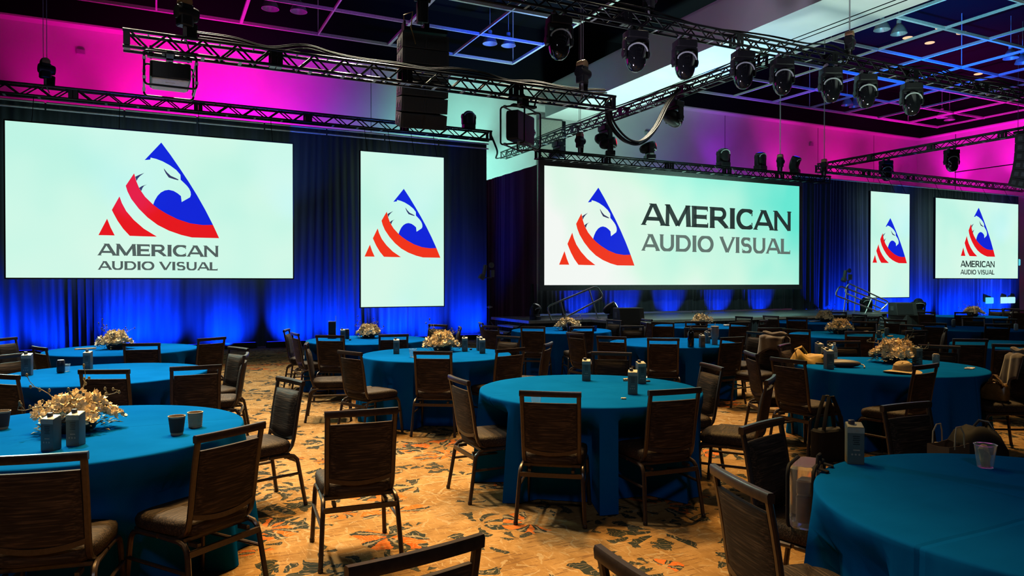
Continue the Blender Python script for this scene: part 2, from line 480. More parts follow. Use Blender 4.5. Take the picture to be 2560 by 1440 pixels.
CHAIRS = [
 (-1.557, 11.348, -2.117, 'T3', 'brown banquet chair cut by the left edge, beside the pale grey table'),
 (-1.154, 8.661, -2.239, 'T2', 'brown banquet chair at far left, behind the tall carton on the second table'),
 (-0.939, 9.884, -1.122, 'T3', 'turned banquet chair at the near left of the pale grey table'),
 (-0.09, 10.082, -0.25, 'T3', "banquet chair seen from behind hiding the pale grey table's front edge"),
 (0.511, 10.602, 0.553, 'T3', 'banquet chair right of the pale grey table against the blue drape'),
 (0.569, 8.58, 1.984, 'T2', 'brown-faced banquet chair at far right side of the second left table'),
 (0.545, 7.936, 1.391, 'T2', 'banquet chair in profile facing left, nearer of two at the second left table'),
 (-0.279, 7.247, -0.424, 'T2', 'banquet chair seen from behind, directly behind the foreground flowers'),
 (0.31, 7.238, 0.012, 'T2', 'dark banquet chair back, near right of the second left table'),
 (-0.919, 7.212, -0.808, 'T2', 'banquet chair back cut by the left edge, below the tall carton'),
 (-0.421, 3.967, -0.197, 'T1', 'large banquet chair in the lower left corner, back to the viewer'),
 (0.175, 4.131, 0.606, 'T1', 'banquet chair angled left at the near right of the front left table'),
 (0.645, 5.614, 1.88, 'T1', "banquet chair facing left alone beside the front left table's far side"),
 (1.097, 4.422, -0.093, 'X', 'banquet chair standing free on the carpet between the two front tables'),
 (0.602, 2.184, 0.169, 'X', 'nearest banquet chair, only its top rail showing at bottom centre'),
 (1.402, 1.496, -1.576, 'T10', 'banquet chair cut by the bottom edge, its slanting rail corner showing'),
 (2.257, 1.986, -1.82, 'T10', 'banquet chair in the right foreground turned to the dark blue table'),
 (2.946, 2.543, -2.868, 'T10', 'banquet chair with ribbed brown back facing viewer, clear backpack on it'),
 (4.171, 5.048, 1.304, 'T6', 'banquet chair with shiny lit frame at the right of the centre table'),
 (4.111, 4.356, 0.623, 'T6', 'banquet chair seen edge-on, facing left to the centre table'),
 (2.562, 4.488, -0.634, 'T6', 'banquet chair back at the near side of the centre table, left of two'),
 (3.249, 4.255, -0.093, 'T6', 'banquet chair back at the near right of the centre table'),
 (2.385, 5.168, -1.593, 'T6', 'banquet chair at the left end of the centre table facing right'),
 (4.125, 6.132, 2.43, 'T6', 'brown-fronted banquet chair on the far side of the centre table'),
 (4.063, 7.85, 0.833, 'T5', 'banquet chair in profile right of the open-cup table, white lit rail'),
 (3.472, 7.476, 0.239, 'T5', 'dark banquet chair back at the near right of the open-cup table'),
 (2.8, 7.52, -0.546, 'T5', 'banquet chair back centred before the open-cup table'),
 (2.121, 7.774, -1.192, 'T5', 'banquet chair with brown seat at near left of the open-cup table'),
 (1.907, 8.83, -1.82, 'T5', 'banquet chair in profile facing right, left of the open-cup table'),
 (2.1, 11.581, -1.925, 'T4', 'outermost banquet chair left of the sign-card table, edge-on'),
 (2.096, 10.802, -1.506, 'T4', 'banquet chair just right of the outermost one by the sign-card table'),
 (2.329, 10.335, -0.599, 'T4', 'banquet chair back in front of the tall sign card'),
 (3.076, 10.169, -0.215, 'T4', 'banquet chair back at the near right of the sign-card table'),
 (4.153, 11.694, 2.072, 'T4', 'pale-framed banquet chair against the blue drape, facing forward'),
 (4.222, 11.129, 1.251, 'T4', 'banquet chair edge-on by the drape, right of the pale-framed one'),
 (5.61, 12.0, -1.82, 'T7', 'narrow banquet chair below the tripod stand, edge-on'),
 (5.363, 11.191, -1.297, 'T7', 'banquet chair below the tripod stand, its dark back slanting'),
 (4.064, 8.743, 1.984, 'T5', 'white-rimmed banquet chair on the far right of the open-cup table'),
 (5.805, 10.827, -0.668, 'T7', 'banquet chair back at the near left of the stairs table'),
 (6.451, 10.511, -0.319, 'T7', 'banquet chair back in front of the flowers on the stairs table'),
 (5.759, 9.019, -1.471, 'T8', 'slanted banquet chair facing right, left of the black bottle table'),
 (5.773, 8.359, -0.895, 'T8', 'banquet chair back at near left of the black bottle table'),
 (7.711, 11.638, 1.723, 'T7', 'pale-framed banquet chair beside the left wedge speaker'),
 (7.166, 9.767, 2.892, 'T8', 'dark banquet chair below the left wedge speaker, facing forward'),
 (7.823, 10.952, 1.216, 'T7', 'thin edge-on banquet chair right of the left wedge speaker'),
 (9.128, 11.73, -1.716, 'T12', 'banquet chair facing right at the left of the mid-stage table'),
 (8.603, 10.908, -0.773, 'T12', 'dark banquet chair back at the near left of the mid-stage table'),
 (9.287, 10.888, -0.529, 'T12', 'banquet chair back below the flowers of the mid-stage table'),
 (7.665, 8.938, 2.334, 'T8', 'brown-fronted banquet chair behind the black bottle'),
 (6.176, 7.873, -0.634, 'T8', 'banquet chair back with lit seat before the black bottle table'),
 (6.954, 7.656, -0.005, 'T8', 'banquet chair back beside the handled tumbler'),
 (11.05, 11.61, 1.775, 'T12', 'pale-framed banquet chair near the stage front, right of the mid-stage table'),
 (9.753, 10.349, -0.25, 'T12', 'dark banquet chair back at the right of the mid-stage table'),
 (10.486, 10.66, 0.414, 'T12', 'small dark banquet chair with glinting slot before the stage skirt'),
 (12.42, 11.705, -1.506, 'T13', 'banquet chair by the stage skirt facing the stage-corner table'),
 (9.131, 8.831, -0.668, 'T11', 'dark banquet chair back behind the draped brown jacket'),
 (9.248, 8.283, -1.052, 'T11', 'dark banquet chair back right of the draped brown jacket'),
 (7.688, 7.934, 1.583, 'T8', 'banquet chair with pale frame left of the draped brown jacket'),
 (7.066, 7.029, 1.635, 'T8', 'banquet chair with a brown jacket thrown over its back'),
 (5.885, 5.564, -2.065, 'T9', 'banquet chair slanting right below the draped brown jacket'),
 (5.742, 5.046, -1.541, 'T9', 'banquet chair with dark strap bag, left of the yellow bag'),
 (6.841, 5.999, -2.693, 'T9', 'banquet chair on the far left of the yellow-bag table, beside the bag'),
 (7.634, 6.005, 2.717, 'T9', 'brown-fronted banquet chair behind the clear water bottle'),
 (9.676, 7.605, -0.703, 'T11', 'banquet chair back between two flower arrangements on the right'),
 (11.643, 8.955, 2.246, 'T11', 'brown-fronted banquet chair below the right stage stairs'),
 (14.904, 12.119, 2.543, 'T13', 'dark banquet chair at the stage edge, left of the right stairs'),
 (14.126, 11.275, 1.426, 'T13', 'pale-edged banquet chair directly before the right stairs'),
 (12.313, 11.073, -0.983, 'T13', 'banquet chair back at near left of the stage-corner table'),
 (13.317, 9.436, -1.297, 'T14', 'banquet chair back below the right wedge speaker'),
 (13.646, 10.603, 0.099, 'T13', 'small banquet chair right of the stage stairs base'),
 (11.425, 8.062, 1.67, 'T11', 'white-rimmed banquet chair near the right speaker box'),
 (10.466, 7.409, -0.145, 'T11', 'dark banquet chair back in front of the white-rimmed one'),
 (12.915, 8.402, -1.262, 'T14', 'banquet chair back at the left of the two-can table'),
 (11.22, 7.521, 0.623, 'T11', 'banquet chair slanting left, in front of the two-can table'),
 (7.965, 5.193, 2.089, 'T9', 'brown-fronted banquet chair right of the big flowers'),
 (9.679, 5.992, -0.634, 'T16', 'large dark banquet chair back behind the white phone'),
 (9.339, 5.279, -0.686, 'T16', 'banquet chair back beside the right edge, pale tabletop in its slot'),
 (13.471, 7.826, -0.599, 'T14', 'banquet chair back before the right part of the two-can table'),
 (17.548, 11.581, -1.436, 'T15', 'banquet chair beside the right speaker box near the drape'),
 (18.05, 11.198, -0.703, 'T15', 'banquet chair back in front of the rearmost flowers'),
 (15.167, 9.092, 2.229, 'T14', 'pale-framed banquet chair on the far side of the two-can table'),
 (20.518, 11.909, 1.496, 'T15', 'thin pale banquet chair edge against the far right drape'),
 (15.087, 8.384, 2.334, 'T14', 'brown banquet chair facing forward behind the two-can table'),
 (18.272, 10.459, 0.449, 'T15', "dark banquet chair at the rearmost table's right side"),
 (21.193, 11.825, 1.81, 'T15', 'rearmost banquet chair at the far right drape'),
 (20.613, 11.356, -0.459, 'X', 'banquet chair cut by the right edge near the drape'),
 (6.158, 4.43, 0.134, 'T9', 'banquet chair back covering part of the straw sun hat'),
 (4.089, 2.58, 3.101, 'T10', 'banquet chair facing viewer behind the front right table, paper bag before it'),
 (7.45, 4.261, 1.042, 'T9', 'banquet chair with brown coat and handbag at the right edge'),
]
LOGO = {
 'blue': [(0.5073, 0.8686), (0.5852, 0.7584), (0.6638, 0.6377), (0.738, 0.5188), (0.8075, 0.3996), (0.8777, 0.2675), (0.9463, 0.1245), (0.8554, 0.1199), (0.7474, 0.1323), (0.641, 0.1667), (0.5466, 0.215), (0.4843, 0.2549), (0.438, 0.2929), (0.4515, 0.3316), (0.4744, 0.3754), (0.5025, 0.4081), (0.5348, 0.4284), (0.5683, 0.4362), (0.6082, 0.4281), (0.6418, 0.4079), (0.6704, 0.3838), (0.6735, 0.3548), (0.6765, 0.3281), (0.7482, 0.3764), (0.7558, 0.4003), (0.7527, 0.4294), (0.7399, 0.458), (0.7218, 0.4827), (0.6953, 0.5102), (0.6688, 0.5354), (0.6668, 0.5819), (0.632, 0.6237), (0.5796, 0.6629), (0.517, 0.6964), (0.4653, 0.7143), (0.419, 0.7233), (0.4159, 0.7047), (0.3698, 0.6966)],
 'eye': [(0.5272, 0.6325), (0.5532, 0.5973), (0.5845, 0.567), (0.6212, 0.5509), (0.6508, 0.5366), (0.6476, 0.5294), (0.6106, 0.5374), (0.5687, 0.5498), (0.5448, 0.5852), (0.5303, 0.6165)],
 'tick': [(0.2931, 0.5395), (0.3215, 0.5562), (0.3673, 0.5798), (0.3337, 0.5501), (0.3143, 0.5261), (0.3031, 0.5003)],
 'tick2': [(0.3231, 0.4389), (0.3465, 0.4574), (0.3873, 0.4748), (0.3638, 0.4596), (0.3515, 0.4406), (0.3412, 0.4114)],
 'red': [(0.2842, 0.5695), (0.3011, 0.5002), (0.3261, 0.4334), (0.3716, 0.3617), (0.438, 0.2929), (0.4843, 0.2549), (0.5466, 0.215), (0.641, 0.1667), (0.7474, 0.1323), (0.8554, 0.1199), (0.9463, 0.1245), (1.0, 0.0), (0.8768, -0.0), (0.7631, 0.0002), (0.6723, 0.0209), (0.5669, 0.0582), (0.4734, 0.108), (0.3913, 0.1738), (0.3203, 0.2506), (0.2601, 0.3363), (0.2303, 0.4027), (0.2165, 0.4529)],
 'red2': [(0.1663, 0.3539), (0.185, 0.2951), (0.2196, 0.2232), (0.2795, 0.1463), (0.3603, 0.0695), (0.4678, -0.0005), (0.3498, -0.0006), (0.2468, 0.0008), (0.194, 0.0637), (0.1496, 0.1354), (0.1202, 0.1962), (0.1055, 0.2292)],
 'red3': [(0.0679, 0.149), (0.095, 0.0715), (0.1273, 0.0006), (0.0604, 0.0008), (0.0, 0.0)],
}
FLOWERS = [
 (-0.435, 5.027, 0.2, 'cream flowers with twigs on the front left table', 1.0),
 (-0.486, 10.999, 1.3, 'cream flowers on the pale grey left table near the drape', 1.05),
 (3.04, 11.333, 2.1, 'cream flowers on the table beside the tall sign card', 0.95),
 (3.318, 8.746, 0.9, 'wild cream flowers with tall twigs left of the room centre', 1.1),
 (6.828, 11.478, 2.8, 'cream flowers below the left stage stair rail', 1.0),
 (10.119, 11.64, 3.3, 'cream flowers before the middle of the stage front', 1.0),
 (10.637, 8.674, 0.5, 'cream flowers left of the right stage stairs', 1.1),
 (7.304, 5.24, 1.7, 'large cream flowers beside the straw hat', 1.12),
 (13.561, 11.453, 4.0, 'greyish flowers at the right corner of the stage', 1.05),
 (19.056, 11.482, 5.0, 'greyish flowers farthest right before the blue drape', 1.1),
]
CARTONS = [
 (-0.506, 4.533, -0.559, 'foreground drink carton before the left flowers, left of two', 1.0),
 (-0.399, 4.607, -0.459, 'foreground drink carton before the left flowers, right of two', 1.0),
 (-0.634, 8.591, -0.359, 'grey-green carton at the back of the second left table', 1.0),
 (-1.114, 8.26, -0.159, 'carton at the far left beside a cut chair', 1.15),
 (2.528, 10.892, -0.259, 'carton behind a chair at the sign-card table', 1.0),
 (2.691, 8.707, -0.359, 'lone carton at the left end of the open-cup table', 1.0),
 (3.578, 8.617, -0.459, 'carton right of the flowers, left of three', 1.0),
 (3.793, 8.632, -0.159, 'carton right of the flowers, middle of three', 1.0),
 (3.675, 8.277, -0.359, 'carton right of the flowers, nearest of three', 1.0),
 (3.507, 5.568, -0.609, 'carton standing alone near the far edge of the centre table', 1.05),
 (3.842, 5.2, -0.259, 'carton on the centre table, rear one of a close pair', 1.05),
 (3.413, 4.727, -0.659, 'carton on the centre table, front one of a close pair', 1.05),
 (6.718, 7.703, -0.259, 'dark carton between the black bottle and the tumbler', 0.95),
 (7.226, 8.173, -0.059, 'dark carton behind another beside the tumbler', 0.95),
 (6.218, 5.205, -0.359, 'carton beside the yellow bag and pouch', 1.1),
 (6.707, 5.668, -0.359, 'carton behind the yellow bag, shorter one', 0.9),
 (6.892, 5.902, -0.259, 'carton behind the yellow bag, taller one', 1.05),
 (6.945, 5.781, -0.359, 'carton hidden behind the clear water bottle', 1.0),
 (7.412, 5.057, -0.259, 'carton at the right of the large flowers', 1.05),
 (3.097, 2.439, -0.709, 'carton in the right foreground on the dark blue table', 1.08),
]
POS = {'cup_sleeve': (0.106, 4.659),
 'cup_ribbed': (0.213, 4.84),
 'cup_left': (-0.848, 5.311),
 'clear_t2': (-0.807, 8.418),
 'clear_t5': (2.737, 8.204),
 'clear_t6': (2.513, 4.684),
 'clear_t10': (3.591, 2.101),
 'can_t2': (-0.846, 8.331),
 'can_t14a': (14.161, 8.906),
 'can_t14b': (14.26, 7.805),
 'cup_t9far': (7.669, 5.016),
 'cup_t11a': (10.357, 7.717),
 'cup_t11b': (10.86, 7.944),
 'flask': (6.58, 7.771),
 'tumbler': (7.184, 7.968),
 'bottle_t9': (6.837, 5.648),
 'sign': (2.5, 11.509),
 'can_t4': (2.697, 11.322),
 'mug_t7': (6.525, 10.926),
 'cup_t7': (7.155, 11.075),
 'wrap_t6': (3.818, 5.385),
 'napkin_t6': (3.814, 5.299),
 'foil_t6': (3.199, 4.548),
 'lid_t6': (3.939, 5.266),
 'lid_t4': (2.662, 10.992),
 'lid_t5': (3.712, 8.735),
 'paper_t3': (-0.851, 11.115),
 'paper_t5': (3.062, 8.58),
 'paper_t13': (13.334, 11.565),
 'pad_t11': (11.215, 8.607),
 'pad_t11b': (10.754, 7.802),
 'plate_t12': (10.416, 11.19),
 'phone': (7.521, 4.561),
 'hat': (6.595, 4.654),
 'yellow': (6.465, 5.654),
 'pouch': (6.486, 5.228),
 'bottle_seat': (4.151, 2.706),
 'backpack': (5.735, 3.434)}
# ------------------------------------------------------------------ room shell
def slab(name, x0, x1, y0, y1, z0, z1, mat):
    m = MB(); m.box(((x0 + x1) / 2, (y0 + y1) / 2, (z0 + z1) / 2), (x1 - x0, y1 - y0, z1 - z0))
    o = m.build(name, mat, smooth=False)
    o['kind'] = 'structure'
    return o
YW, XR, XL, YB = 29.0, 42.4, -11.0, -8.0
slab('floor', XL, XR, YB, YW, -.1, 0, M['carpet'])
slab('ceiling', XL, XR, YB, YW, 13.0, 13.1, M['dark'])
slab('wall_back', XL, XR, YW, YW + .2, 0, 13, M['wall'])
slab('wall_right', XR, XR + .2, YB, YW + .2, 0, 13, M['wall'])
slab('wall_left', XL - .2, XL, YB, YW + .2, 0, 13, M['dark'])
slab('wall_front', XL, XR, YB - .2, YB, 0, 13, M['dark'])
# dark upper wall standing proud of the light wall, its pale soffit below
slab('trim_1', XL, XR, YW - .5, YW, 10.46, 13.0, M['dark'])
slab('trim_2', XL, XR, YW - .5, YW, 10.40, 10.46, M['wall'])
slab('trim_3', XR - .5, XR, YB, YW - .5, 10.46, 13.0, M['dark'])
slab('trim_4', XR - .5, XR, YB, YW - .5, 10.40, 10.46, M['wall'])
# ceiling beam that divides the hall
m = MB(); m.box((17.02, 10.5, 9.74), (2.54, 36.0, 1.32)); m.box((17.02, 10.5, 10.45), (2.42, 36.0, .10))
o = m.build('trim_5', M['wall'], smooth=False); o['kind'] = 'structure'
m = MB()
for dx in (.35, .62): m.box((17.1 + dx, 10.5, 9.074), (.035, 36.0, .016))
o = m.build('trim_6', M['dark'], smooth=False); o['kind'] = 'structure'
# pilaster with a dark joint where the movable wall stores
slab('trim_7', 15.6, 16.9, 28.7, 29.0, 0, 9.05, plain('taupe_panel', (.34, .33, .29), .8))
slab('trim_8', 16.75, 16.92, 28.66, 28.72, 0, 9.05, M['dark'])
# joints in the right wall and the back wall
m = MB()
for y in (26.6, 22.0, 17.4): m.box((XR - .006, y, 5.2), (.012, .03, 10.4))
m.box((XR - .006, 20.0, 8.15), (.012, 13.3, .05))
o = m.build('trim_9', M['dark'], smooth=False); o['kind'] = 'structure'
m = MB()
for x in (7.9, 26.8, 33.7, 38.4): m.box((x, YW - .004, 5.2), (.02, .008, 10.4))
o = m.build('trim_10', M['inkdark'], smooth=False); o['kind'] = 'structure'

# suspended ceiling grids left and right of the beam
def ceiling_grid(name, xs, ys, x0, x1, y0, y1):
    m = MB()
    for i, y in enumerate(ys):
        wd = .10 if i % 2 == 0 else .055
        m.box(((x0 + x1) / 2, y, 10.72), (x1 - x0, wd, .10))
    for i, x in enumerate(xs):
        wd = .10 if i % 2 == 0 else .05
        m.box((x, (y0 + y1) / 2, 10.725), (wd, y1 - y0, .09))
    # drop rods up to the slab
    for x in xs[::3]:
        for y in ys[::3]:
            m.box((x, y, 11.9), (.025, .025, 2.3))
    o = m.build(name, M['grid'], smooth=False); o['kind'] = 'structure'
ys = [26.8 - 2.63 * k for k in range(12)]
ceiling_grid('trim_11', [13.29 - 2.65 * k for k in range(9)], ys, -8.5, 13.29, ys[-1], 26.8)
ceiling_grid('trim_12', [22.66 + 2.62 * k for k in range(8)], ys, 22.66, 41.05, ys[-1], 26.8)

def ceiling_thing(name, cat, x, y, z, label, group, mk):
    t = thing(name, label, cat, (x, y, z), 0, group)
    mk(t); return t
def mk_dome(t):
    m = MB(); m.lathe([(.06, .34), (.12, .33), (.20, .22), (.26, .08), (.285, 0), (.272, 0), (.245, .08), (.185, .21), (.10, .31), (.0005, .315)], n=24, cap=False)
    m.build('lamp_shade', M['dome'], t)
    m = MB(); m.lathe([(.08, .34), (.08, .50), (.05, .54), (.012, .56), (.012, 1.75)], n=12); m.build('hanger', M['dome'], t)
    m = MB(); m.sphere((0, 0, .16), .07); m.build('bulb', M['rim'], t)
M['dome'] = plain('spun_metal_dome', (.42, .46, .50), .35, .3)
DOMES = [
 (3.48, 25.4, 'magenta-lit dome pendant at the top left, left one of its pair'),
 (4.38, 25.23, 'magenta-lit dome pendant at the top left, right one of its pair'),
 (11.58, 25.35, 'blue-lit dome pendant right of the left speaker array, left of two'),
 (12.32, 25.24, 'blue-lit dome pendant right of the left speaker array, right of two'),
 (23.76, 17.63, 'bright blue dome pendant beside the ceiling beam, farther of two'),
 (24.7, 17.63, 'bright blue dome pendant beside the ceiling beam, nearer of two'),
 (31.53, 17.52, 'dome pendant cut by the right edge near the top, farther one'),
 (32.65, 17.68, 'dome pendant cut by the right edge near the top, nearer one'),
 (32.22, 25.89, 'magenta dome pendant behind the hanging heads, left of the pair'),
 (32.87, 25.95, 'magenta dome pendant behind the hanging heads, right of the pair'),
 (39.46, 25.53, 'magenta dome pendant above the room corner, left of two'),
 (40.4, 25.7, 'magenta dome pendant above the room corner, right of two'),
]
proto = None
for (x, y, l) in DOMES:
    if proto is None:
        proto = thing('dome_pendant', l, 'ceiling lamp', (x, y, 10.85), 0, 'dome pendants in the open ceiling'); mk_dome(proto)
        q = proto
    else:
        q = copy_tree(proto); q.location = (x, y, 10.85); q['label'] = l
# small lit recessed lamps above the right grid
M['warmdisc'] = emit_mat('warm_lamp_disc', (1.0, .62, .30), 1.1)
p0 = None
for i, (x, y) in enumerate([(31.3, 21.9), (32.9, 20.4), (31.4, 20.4), (32.9, 21.9), (40.2, 24.0)]):
    if p0 is None:
        m = MB(); m.lathe([(.001, 0), (.19, 0), (.21, .008), (.21, .025), (.001, .026)], n=20)
        p0 = m.build('recessed_lamp', M['warmdisc']); q = p0
    else:
        q = p0.copy(); col.objects.link(q)
    q.location = (x, y, 12.975)
    tag(q, ['small amber ceiling lamp just right of the two bright blue domes', 'small amber ceiling lamp far right in the blue grid, farther one', 'small amber ceiling lamp far right in the blue grid, nearer one', 'small amber ceiling lamp right of the dome pair, second along', 'small amber ceiling lamp deep in the right grid near the corner'][i], 'ceiling lamp', 'lit disc lamps in the ceiling')

# small wall devices
def wall_device(x, z, label):
    t = thing('wall_fixture', label, 'fixture', (x, YW, z))
    m = MB(); m.rbox((0, -.06, 0), (.26, .12, .16), .02); m.build('housing', M['rim'], t, bevel=.005)
    m = MB(); m.lathe([(.05, -.22), (.07, -.05), (.05, 0)], (0, -.1, 0), 12, True, Matrix.Rotation(R(90), 3, 'X')); m.build('cone', M['plastic'], t)
wall_device(21.75, 9.0, 'small dark wall fixture on the purple back wall right of centre')
wall_device(33.1, 9.4, 'small wall fixture on the magenta back wall near the corner')
wall_device(-2.3, 9.6, 'small wall fixture on the magenta wall at upper left')

# ------------------------------------------------------------------ trusses
def truss(name, label, p0, p1, nsec, parent_group=None, wz=.29, roll=0, ends=True, seed=1):
    """box truss: p0 and p1 are the centres of its two ends"""
    p0, p1 = Vector(p0), Vector(p1)
    L = (p1 - p0).length
    ang = math.atan2(p1.y - p0.y, p1.x - p0.x)
    t = thing(name, label, 'truss', p0, ang, parent_group)
    h = wz / 2 - .024
    for sy in (-1, 1):
        for sz in (-1, 1):
            m = MB(); m.tube([(0, sy * h, sz * h), (L, sy * h, sz * h)], .0265, 8); m.build('chord', M['truss'], t)
    sl = L / nsec
    for k in range(nsec):
        lac = MB()
        a, b = k * sl + .09, (k + 1) * sl - .09
        nb = max(4, int(round((b - a) / .30)))
        if nb % 2: nb += 1
        st = (b - a) / nb
        for i in range(nb):
            x0, x1 = a + i * st, a + (i + 1) * st
            s0 = -1 if i % 2 == 0 else 1
            for sy in (-1, 1):
                lac.tube([(x0, sy * h, -s0 * h), (x1, sy * h, s0 * h)], .0155, 6)
            for sz in (-1, 1):
                if i % 2 == 0:
                    lac.tube([(x1, -h, sz * h), (x1, h, sz * h)], .0125, 6)
        lac.build('lacing', M['truss'], t)
    for k in range(nsec + 1):
        x = k * sl
        m = MB()
        for sg in (-1, 1):
            if (k == 0 and sg < 0) or (k == nsec and sg > 0): continue
            xx = x + sg * .05
            for sy in (-1, 1): m.box((xx, sy * (h + .004), 0), (.085, .012, wz - .02))
            for sz in (-1, 1): m.box((xx, 0, sz * (h + .004)), (.085, wz - .06, .010))
        m.build('gusset_plate', M['truss'], t, smooth=False)
    for k in range(nsec):
        for q in (1, 2, 3):
            x = k * sl + sl * q / 4
            m = MB(); m.box((x, 0, -h - .016), (.05, wz - .07, .006)); m.build('bottom_strap', M['plate'], t, smooth=False)
    return t
YA, ZA = 12.2, 5.12
truss('box_truss', 'black box truss hanging at upper left, holding two projectors', (-.43, YA, ZA + .145), (8.30, YA, ZA + .145), 4)
truss('box_truss', 'long black box truss at the top right, carrying eight moving heads', (2.6, 12.2, 7.03), (29.6, 12.2, 7.03), 9)
truss('box_truss', 'black box truss receding from the centre screen up to the head truss', (12.75, 26.6, 6.83), (12.75, 12.5, 6.83), 5)
truss('box_truss', 'black box truss directly above the wide centre screen', (10.15, 18.9, 5.46), (22.5, 18.9, 5.46), 5)
truss('box_truss', 'black box truss along the top of the left blue drape', (-7.0, 19.45, 5.98), (8.9, 19.45, 5.98), 6)
truss('box_truss', 'black box truss along the top of the right blue drape', (22.6, 19.45, 5.98), (36.2, 19.45, 5.98), 5)
truss('box_truss', 'black box truss slanting at far right over the magenta corner', (26.7, 22.9, 6.83), (26.7, 12.5, 6.83), 4)

M['cable'] = plain('black_cable_jacket', (.0045, .0045, .005), .5, spec=.2)
# cables lying on the trusses and the swag between two of them
def cable(name, label, pts, r=.012, n=6, loops=1, sp=.03, seed=0):
    rnd = random.Random(seed); m = MB()
    for k in range(loops):
        off = Vector((rnd.uniform(-sp, sp), rnd.uniform(-sp, sp), rnd.uniform(-sp, sp)))
        pp = []
        P_ = [Vector(p) + off for p in pts]
        for i in range(len(P_) - 1):
            p_1 = P_[max(0, i - 1)]; a = P_[i]; b = P_[i + 1]; c2 = P_[min(len(P_) - 1, i + 2)]
            for s in range(6):
                u = s / 6
                pp.append(.5 * ((2 * a) + (b - p_1) * u + (2 * p_1 - 5 * a + 4 * b - c2) * u * u + (3 * a - p_1 - 3 * b + c2) * u ** 3))
        pp.append(P_[-1])
        m.tube(pp, r, n)
    return tag(m.build(name, M['cable']), label, 'cable')
def along(x0, x1, y, z, seed, amp=.06, n=14):
    rnd = random.Random(seed)
    return [(x0 + (x1 - x0) * i / n, y + rnd.uniform(-.1, .1), z + rnd.uniform(0, amp)) for i in range(n + 1)]
cable('cable_bundle', 'black cables lying on top of the left projector truss', along(.6, 8.2, YA, ZA + .33, 3, .10), .014, 6, 3, .05, 1)
cable('cable_bundle', 'black cables lying on the long head truss at top right', along(6.0, 27, 12.2, 7.2, 5, .14, 22), .016, 6, 3, .06, 2)
cable('cable_bundle', 'swag of thick black cables hanging at the end of the projector truss',
      [(8.25, 12.25, 5.36), (8.55, 12.6, 5.02), (9.2, 13.0, 4.78), (9.9, 13.4, 4.86), (10.7, 13.9, 5.35), (11.7, 14.7, 6.2), (12.5, 15.2, 6.8)], .024, 7, 5, .06, 3)
cable('cable_bundle', 'cables lying on the truss receding from the centre screen', [(12.75 + random.Random(i).uniform(-.08, .08), 26 - i * .9, 7.0 + random.Random(i * 3).uniform(0, .08)) for i in range(15)], .014, 6, 3, .05, 4)
cable('cable', 'thin blue-lit cable sagging from the left drape truss end', [(8.9, 19.45, 6.0), (9.6, 20.5, 5.75), (10.5, 22.5, 5.9), (12.6, 26.4, 6.70)], .018, 6, 2, .04, 5)

# chain hoists
def hoist(x, y, z, label, h=.62, style=0, rz=0.4):
    t = thing('chain_hoist', label, 'hoist', (x, y, z), rz, 'chain hoists above the trusses')
    m = MB(); m.rbox((0, 0, .30), (.22, .20, .34), .05, 4); m.lathe([(.001, -.16), (.10, -.16), (.115, -.1), (.115, .1), (.10, .16), (.001, .16)], (0.03, 0, .34), 16, True, Matrix.Rotation(R(90), 3, 'Y'))
    m.build('motor_body', M['plastic'], t)
    m = MB(); m.lathe([(.0005, -.1), (.085, -.09), (.10, 0), (.085, .09), (.0005, .1)], (0, 0, .5), 14, True, Matrix.Rotation(R(90), 3, 'X')); m.build('chain_wheel', M['hookgold'], t)
    m = MB(); m.lathe([(.05, .0), (.085, .03), (.095, .22), (.07, .24)], (.13, .06, -.02), 12); m.build('chain_bag', M['blackcloth'], t)
    m = MB()
    for dx in (-.035, .035): m.tube([(dx, 0, .5), (dx, 0, 13.0 - z)], .008, 5)
    m.build('chain', M['chain'], t)
    m = MB(); m.tube([(-.0, 0, .13), (0, 0, -.02)], .03, 8); m.tube([(0, 0, 0), (.12, .12, -.16)], .012, 6); m.tube([(0, 0, 0), (-.12, -.12, -.16)], .012, 6)
    m.build('hook', M['chain'], t)
hoist(.41, 12.2, 5.46, 'chain hoist on the left end of the projector truss, warm-lit wheel')
hoist(7.58, 12.2, 5.46, 'chain hoist on the right part of the projector truss')
hoist(-2.25, 19.45, 6.17, 'blue-tinted chain hoist on the left drape truss at far left')
hoist(11.66, 18.9, 5.65, 'magenta-lit chain hoist above the left end of the centre screen')
hoist(20.06, 18.9, 5.65, 'magenta-lit chain hoist above the right end of the centre screen')
hoist(22.3, 18.9, 5.65, 'magenta-lit chain hoist where the screen truss meets the right drape truss')
hoist(15.26, 12.2, 7.22, 'warm-lit chain hoist on the long head truss right of the beam')
hoist(9.2, 12.2, 7.22, 'chain hoist on the long head truss left of the beam')
hoist(35.6, 19.45, 6.17, 'dark chain hoist at the far right end of the right drape truss')

